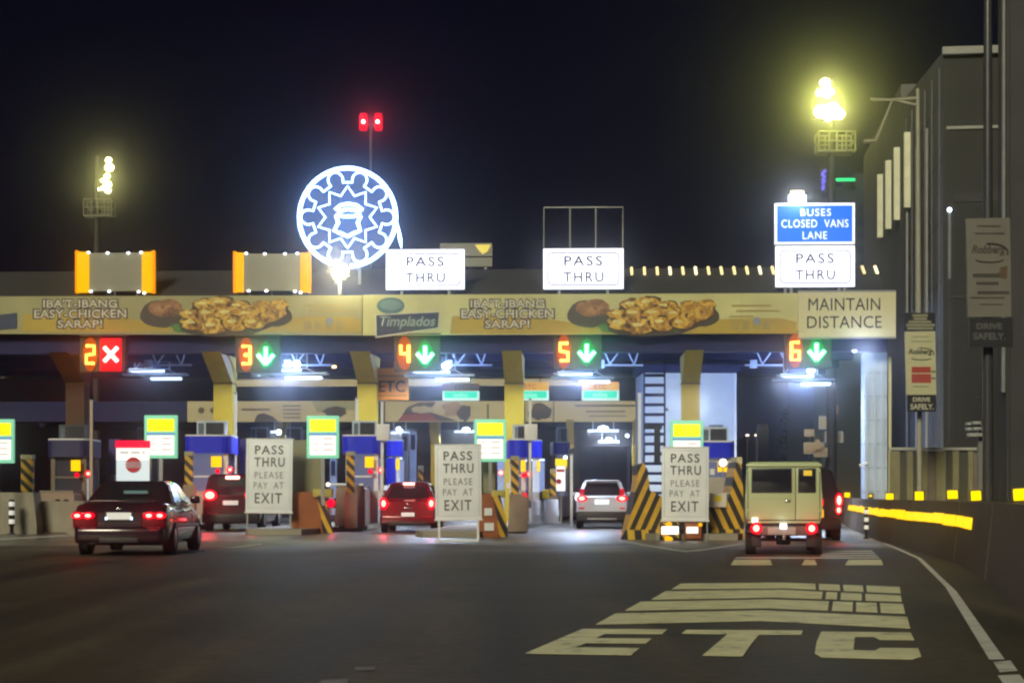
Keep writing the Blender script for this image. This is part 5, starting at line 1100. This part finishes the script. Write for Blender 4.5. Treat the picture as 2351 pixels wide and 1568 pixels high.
# ================================================================== RIGHT SIDE: building, fence, poles, posters
bl = bpy.data.objects.new('roadside_building', None); C.objects.link(bl); bl.location = (14.85, 60, 0); bl.rotation_euler = (0, 0, -math.atan(.11)); tag(bl, 'tall grey concrete building beyond the barrier on the right', 'building')
MB().xprism([(0, 0), (12.9, 0), (12.9, 17.5), (0, 16.4)], 0, 12).build('wall', wallconc, bl); MB().xprism([(12.92, 0), (30, 0), (30, 18.6), (12.92, 18.3)], 0, 12).build('rear_wall', wallconc, bl)
MB().box(0.0, 11.9, -.03, -.004, .05, 16.2).build('front_face', M('shaded front concrete', (.036, .036, .036), .8, var=.2, scale=.5), bl); MB().box(-.05, 2.25, -.25, -.035, 16.25, 16.5).build('parapet', M('pale parapet', (.34, .34, .31), .7), bl)  # front side's shade put into the colour of a thin dark sheet
for k in range(7): MB().box(-.012, -.003, .3, 12.6, 2.2 + 2.1 * k, 2.24 + 2.1 * k).build('panel_joint', M('joint shade', (.05, .05, .05), .9), bl)
for k in range(3): MB().tube([(-.10, 3.6 + 3.1 * k, .3), (-.10, 3.6 + 3.1 * k, 14.5)], .05, 8).build('down_pipe', M('grey down pipe', (.30, .30, .29), .5), bl)
MB().box(.35, 2.2, -.06, -.032, 11.2, 11.5).build('ledge', dkconc, bl); MB().box(.1, 2.2, -.1, -.032, 13.7, 13.8).build('ledge', MATS['pale parapet'], bl); MB().box(.25, 1.9, -.08, -.032, 7.9, 8.0).build('ledge', dkconc, bl); MB().box(.35, 2.1, -.05, -.032, 0.5, 11.0).build('recess_shade', M('recess shade grey', (.03, .03, .03), .8), bl)  # dark sheet stands for the shade inside the recess
for k in range(6): MB().box(-.05, -.003, .8 + 2.0 * k, 1.0 + 2.0 * k, .5, 16.0 + .08 * k).build('pilaster', M('mid grey concrete', (.13, .128, .135), .85, var=.15), bl)
for (yy, za, zt_) in ((9.5, 12.6, 15.6), (13.3, 12.7, 15.75), (16.7, 12.85, 15.85), (20.3, 13.0, 15.9)):
    MB().box(-.25, -.003, yy, yy + .3, za, zt_).build('lit_fin', M('pale cream fin', (.85, .82, .58), .5), bl)
t = Thing('concrete_pier', 'dark concrete pier at the right picture edge', 'pier', 2345, HV + 1.11 * F / 40, 40, 0)
t.box('shaft', 2311, -400, 2520, 1249, 0, .7, dkconc); t.box('groove', 2318, -400, 2320, 1249, -.05, -.003, darkgrey); t.box('edge_pipe', 2302, -400, 2308, 900, -.02, .08, midgrey)
t = Thing('wall_lamp', 'small white wall lamp on a stem left of the grey poster', 'lamp', 2180, 570, 50); t.ball('bulb', 2180, 482, 0, 5, lamp_cool); t.box('stem', 2178, 487, 2183, 640, .02, .08, midgrey); t.box('conduit', 2179, 640, 2182, 1225, .03, .06, darkgrey)
# lamp post with davit arm, carrying the smaller poster
t = Thing('street_lamp', 'unlit lamp post with a side arm rising behind the cream poster', 'street lamp', 2112, HV + 1.11 * F / 44, 44); x, z = t.p(2107, 205, 0)
MB().tube([(0, 0, 0), (x, 0, z)], [.07, .05], 10).build('pole', M('dull cream pole', (.36, .35, .27), .6), t.o)
t.lines('arm', [[(2108, 226), (2040, 231), (1998, 228)], [(2108, 243), (2075, 236), (2052, 230)]], .045, MATS['dull cream pole'])
t.box('lamp_head', 1984, 320, 2012, 327, -.05, .15, MATS['dull cream pole'], .02); t.line('strut', [(2048, 231), (2012, 322)], .03, MATS['dull cream pole'])
def poster(u0, v0, u1, v1, Y, label, big, head):
    t = Thing('road_poster', label, 'poster', (u0 + u1) / 2, v1, Y); pm = M('cream poster vinyl', (.52, .50, .30), .5, var=.06) if not big else M('grey poster vinyl', (.15, .14, .12), .55, var=.1)
    t.poly('panel', [(u0, v0), (u1 - 3, v0 - 2), (u1, v1), (u0 + 4, v1 + 1)], 0, .05, pm); w, h = u1 - u0, v1 - v0
    ink = M('poster dark ink', (.05, .055, .03), .5) if not big else M('poster faded ink', (.045, .042, .035), .5)
    for k, (a, b) in enumerate(((.24, .76), (.2, .85))): t.box('print_line', u0 + w * a, v0 + h * (.07 + .075 * k), u0 + w * b, v0 + h * (.085 + .075 * k), -.006, -.001, M('faint poster ink', (.26, .26, .13), .5) if not big else ink)
    t.text('Robberg', u0 + w * .12, v0 + h * .27, u0 + w * .88, v0 + h * .38, -.006, ink, offset=.03, shear=.3)
    cu_, cv_ = u0 + w * .52, v0 + h * .34
    t.line('swoosh', [(cu_ + w * .40 * math.cos(R(a)), cv_ - h * .085 * math.sin(R(a)) + 0) for a in range(100, -30, -12)], .012 * (1 if not big else 1.3), ink, dy=-.01)
    t.line('swoosh', [(cu_ + w * .30 * math.cos(R(a)), cv_ + h * .075 - h * .03 * math.sin(R(a))) for a in range(180, 365, 15)], .010, ink, dy=-.01)
    if not big:
        rd = M('poster red ink', (.40, .05, .03), .5); t.box('red_block', u0 + w * .22, v0 + h * .555, u0 + w * .82, v0 + h * .65, -.008, -.001, rd); t.box('red_block', u0 + w * .22, v0 + h * .67, u0 + w * .83, v0 + h * .81, -.008, -.001, rd)
        t.box('print_line', u0 + w * .84, v0 + h * .62, u1 - 2, v0 + h * .64, -.006, -.001, ink); t.box('print_line', u0 + w * .84, v0 + h * .73, u1 - 2, v0 + h * .75, -.006, -.001, ink); t.box('print_line', u0 + w * .27, v0 + h * .86, u0 + w * .75, v0 + h * .88, -.006, -.001, MATS['faint poster ink'])
    else:
        for a, b, c, d in ((.15, .75, .56, .60), (.22, .72, .645, .675), (.25, .95, .74, .77), (.1, .85, .80, .815), (.3, .8, .87, .88)): t.box('print_line', u0 + w * a, v0 + h * c, u0 + w * b, v0 + h * d, -.006, -.001, ink)
        t.poly('print_shape', [(u0 + w * .75, v0 + h * .5), (u0 + w * .92, v0 + h * .48), (u0 + w * .9, v0 + h * .62), (u0 + w * .7, v0 + h * .6)], -.005, -.001, M('brown poster ink', (.10, .06, .035), .5))
    return t
poster(2077, 762, 2150, 906, 43.6, 'cream poster with a script logo and red blocks on the lamp post', False, None)
t = Thing('road_poster', 'small black poster with stacked pale lines above the cream poster', 'poster', 2112, 760, 43.6); t.box('panel', 2076, 718, 2148, 760, 0, .05, blackm); dim = M('dim cream ink', (.30, .29, .18), .5)
for k, (a, b) in enumerate(((2095, 2130), (2098, 2128), (2086, 2138), (2080, 2146), (2083, 2142))): t.box('print_line', a, 722 + k * 7.3, b, 727 + k * 7.3, -.006, -.001, dim)
t = Thing('road_poster', 'black DRIVE SAFELY plate below the cream poster', 'poster', 2115, 945, 43.6); t.box('panel', 2083, 906, 2149, 945, 0, .05, blackm); t.text('DRIVE', 2096, 912, 2136, 922, -.006, M('pale plate ink', (.52, .50, .38), .5), offset=.03); t.text('SAFELY.', 2090, 927, 2144, 940, -.006, MATS['pale plate ink'], offset=.03)
poster(2218, 502, 2322, 727, 30, 'larger dim grey poster at the upper right', True, None)
t = Thing('road_poster', 'larger black DRIVE SAFELY plate below the grey poster', 'poster', 2270, 797, 30); t.box('panel', 2226, 730, 2326, 797, 0, .05, blackm); gi = M('grey plate ink', (.10, .10, .10), .5); t.text('DRIVE', 2242, 742, 2301, 756, -.006, gi, offset=.03); t.text('SAFELY.', 2234, 764, 2309, 780, -.006, gi, offset=.03)
t = Thing('street_lamp', 'tall dark pole behind the grey poster running out of the picture', 'street lamp', 2268, HV + 1.11 * F / 30.3, 30.3); MB().tube([(0, 0, 0), (0, 0, 12)], [.10, .07], 10).build('pole', M('dark glossy pole', (.10, .10, .11), .25, .5), t.o); MB().box(-.22, .22, -.2, .2, 0, .06).build('base_plate', darkgrey, t.o); MB().tube([(0, 0, 11.9), (-.8, 0, 12.6), (-2.0, 0, 12.8)], .05, 8).build('arm', MATS['dark glossy pole'], t.o); t.box('clamp', 2262, 600, 2274, 606, -.16, .1, darkgrey)
# fence beyond the barrier
t = Thing('slat_fence', 'grey fence of upright slats beyond the right barrier', 'fence', 2158, HV + 1.11 * F / 46, 46)
t.box('top_rail', 2042, 1027, 2276, 1033, -.05, .08, M('pale fence rail', (.42, .42, .38), .5))
sl = [M('olive fence slat', (.24, .22, .12), .7, var=.2), M('dark fence slat', (.07, .07, .05), .7, var=.2), M('brown fence slat', (.20, .16, .13), .7, var=.2)]
u = 2044; k = 0
while u < 2268:
    w = [24, 14, 16, 20, 13, 18][k % 6]; t.box('slat', u, 1035, u + w - 1.5, 1262, 0 if k % 2 == 0 else .05, .07 if k % 2 == 0 else .12, sl[[0, 1, 0, 1, 0, 2][k % 6]]); u += w; k += 1
t = Thing('camera_post', 'post with small pale camera boxes beyond the barrier', 'post', 2255, HV + 1.11 * F / 40, 40)
t.box('pole', 2247, 975, 2262, 1245, 0, .15, M('post grey', (.20, .20, .18), .6))
for (a, b, c, d) in ((2221, 969, 2230, 976), (2235, 967, 2253, 974), (2221, 981, 2231, 988), (2236, 980, 2254, 987), (2224, 994, 2256, 1002)): t.box('camera_box', a, b, c, d, -.2, .0, M('camera box shell', (.36, .37, .36), .5), .01)
t.box('cross_bar', 2218, 976, 2262, 980, -.05, .03, darkgrey)
# far dark tower with neon
t = Thing('office_tower', 'dark distant tower behind the right light mast', 'building', 1935, HV + 1.11 * F / 150, 150); t.box('wall', 1868, 436, 2012, 1167, 0, 14, M('dark green tower wall', (.035, .05, .045), .8)); t.box('stair_core', 1961, 398, 2012, 436, 0, 10, MATS['dark green tower wall'])
for r_ in range(5):
    for c_ in range(4): t.box('window', 1880 + c_ * 30, 470 + r_ * 32, 1898 + c_ * 30, 486 + r_ * 32, -.05, -.003, M('tower dark window', (.02, .025, .03), .2))
t = Thing('neon_sign', 'vertical violet neon sign on the dark tower', 'neon sign', 1890, 440, 149); vio = E('violet neon', (.16, .12, 1.0), 1.3)
t.box('backing', 1884, 388, 1899, 440, 0, .3, darkgrey); t.lines('neon_tube', [[(1896, 392), (1888, 400), (1895, 408)], [(1887, 412), (1894, 416), (1888, 422)], [(1891, 426), (1889, 436)]], .12, vio, dy=-.1)
t = Thing('neon_sign', 'green neon bar on the dark tower', 'neon sign', 1937, 420, 148.8); gn = E('green neon', (.02, .8, .25), 1.3); t.box('neon_tube', 1920, 409, 1964, 416, 0, .3, gn, .1); t.ball('neon_dot', 1913, 411, .1, 4, gn); t.box('bracket', 1921, 416, 1961, 419, .1, .3, darkgrey)

# background beneath the canopy at the right: dim depot boards and trees
dimm = [M('dim signboard', (.50, .45, .32), .6), M('dim brown board', (.55, .40, .24), .6), M('dim grey board', (.50, .50, .53), .6)]
for (a, b, c, d, m_, lab) in ((1845, 1015, 1892, 1042, 0, 'dim olive board in the dark yard right of the cabin'), (1894, 990, 1936, 1016, 2, 'dim grey framed board in the dark yard'), (1872, 1052 - 44, 1882, 1050, 1, 'narrow brown board in the dark yard'), (1868, 1027, 1900, 1049, 0, 'small dim board right behind the cream van'), (1880, 955, 1912, 985, 2, 'dim grey box high in the dark yard left of the pale pillar'), (1846, 985, 1870, 1002, 1, 'dim tan panel in the dark yard, upper left of the boards'), (1900, 930, 1925, 950, 1, 'small tan box above the grey framed board')):
    t = Thing('yard_board', lab, 'board', (a + c) / 2, HV + 1.11 * F / 95, 95 + m_); t.box('panel', a, b, c, d, 0, .1, dimm[m_]); t.box('inner_panel', a + 4, b + 5, c - 4, d - 5, -.02, -.003, dimm[(m_ + 1) % 3]); t.box('post', (a + c) / 2 - 2, d, (a + c) / 2 + 2, HV + 1.11 * F / 95, .02, .08, darkgrey)
t = Thing('utility_post', 'dim beige post in the dark yard right of the white cabin', 'post', 1751, HV + 1.11 * F / 90, 90); t.box('shaft', 1740, 978, 1764, HV + 1.11 * F / 90, 0, .5, M('dim beige post', (.16, .14, .10), .7)); t.box('cap', 1742, 972, 1762, 978, .05, .45, darkgrey)
for (u, v, lab) in ((1716, 999, 'faint white lamp in the dark yard, left one of a pair'), (1736, 999, 'faint white lamp in the dark yard, right one of a pair')):
    t = Thing('yard_lamp', lab, 'lamp', u, HV + 1.11 * F / 130, 130, group='pair of faint yard lamps'); t.ball('bulb', u, v, 0, 4.5, E('faint lamp', (1, .85, .75), 2.2), sz=.6); t.box('pole', u - 1, v + 3, u + 1, HV + 1.11 * F / 130, .05, .15, darkgrey)
bark = M('dark bark', (.05, .035, .025), .9); foliage = M('night foliage', (.022, .04, .02), .8, var=.4, scale=.8)
def tree(u, Y, h, wdt, label, seed):
    rnd = random.Random(seed); x, _, _ = world(u, 1138, Y); o = bpy.data.objects.new('broadleaf_tree', None); C.objects.link(o); o.location = (x, Y, 0); tag(o, label, 'tree', 'dim trees beyond the plaza')
    m = MB().tube([(0, 0, 0), (.1, 0, h * .3), (-.05, .1, h * .6)], [.22, .16, .08], 8)
    for k in range(5): a = rnd.uniform(0, 6.28); m.tube([(0, 0, h * (.3 + .06 * k)), (math.cos(a) * wdt * .4, math.sin(a) * wdt * .4, h * (.55 + .08 * k))], [.08, .03], 6)
    m.build('trunk', bark, o); c = MB()
    cl = [(rnd.gauss(0, wdt * .33), rnd.gauss(0, wdt * .33), h * rnd.uniform(.42, .98), rnd.uniform(.5, 1.1)) for _ in range(26)]
    for (a, b, z, r) in cl:
        for _ in range(70):
            d = Vector((rnd.gauss(0, 1), rnd.gauss(0, 1), rnd.gauss(0, .8))).normalized() * r * rnd.uniform(.5, 1.0); p = Vector((a, b, z)) + d
            e1 = Vector((rnd.uniform(-1, 1), rnd.uniform(-1, 1), rnd.uniform(-1, 1))).normalized() * .16; e2 = e1.cross(Vector((rnd.uniform(-1, 1), rnd.uniform(-1, 1), rnd.uniform(-1, 1)))).normalized() * .10
            c.add([p - e1, p + e2, p + e1, p - e2], [(0, 1, 2, 3)])
    c.build('crown', foliage, o, fix=False)
tree(1835, 170, 9.5, 4.5, 'dim tree in the dark yard above the cream van', 8)

# ================================================================== haze volume added to give the lights their camera glare
hz = MB().box(-420, 420, -70, 440, -1, 31).build('haze', M('unused', (.5, .5, .5))); hz['kind'] = 'stuff'; hz.data.materials.clear()
hm = bpy.data.materials.new('night haze'); hm.use_nodes = True; n = hm.node_tree; n.nodes.clear()
ou = n.nodes.new('ShaderNodeOutputMaterial'); pv = n.nodes.new('ShaderNodeVolumePrincipled'); pv.inputs['Color'].default_value = (.9, .92, 1, 1); pv.inputs['Density'].default_value = .0031; pv.inputs['Anisotropy'].default_value = .98
n.links.new(pv.outputs[0], ou.inputs['Volume']); hz.data.materials.append(hm); hz.display_type = 'WIRE'
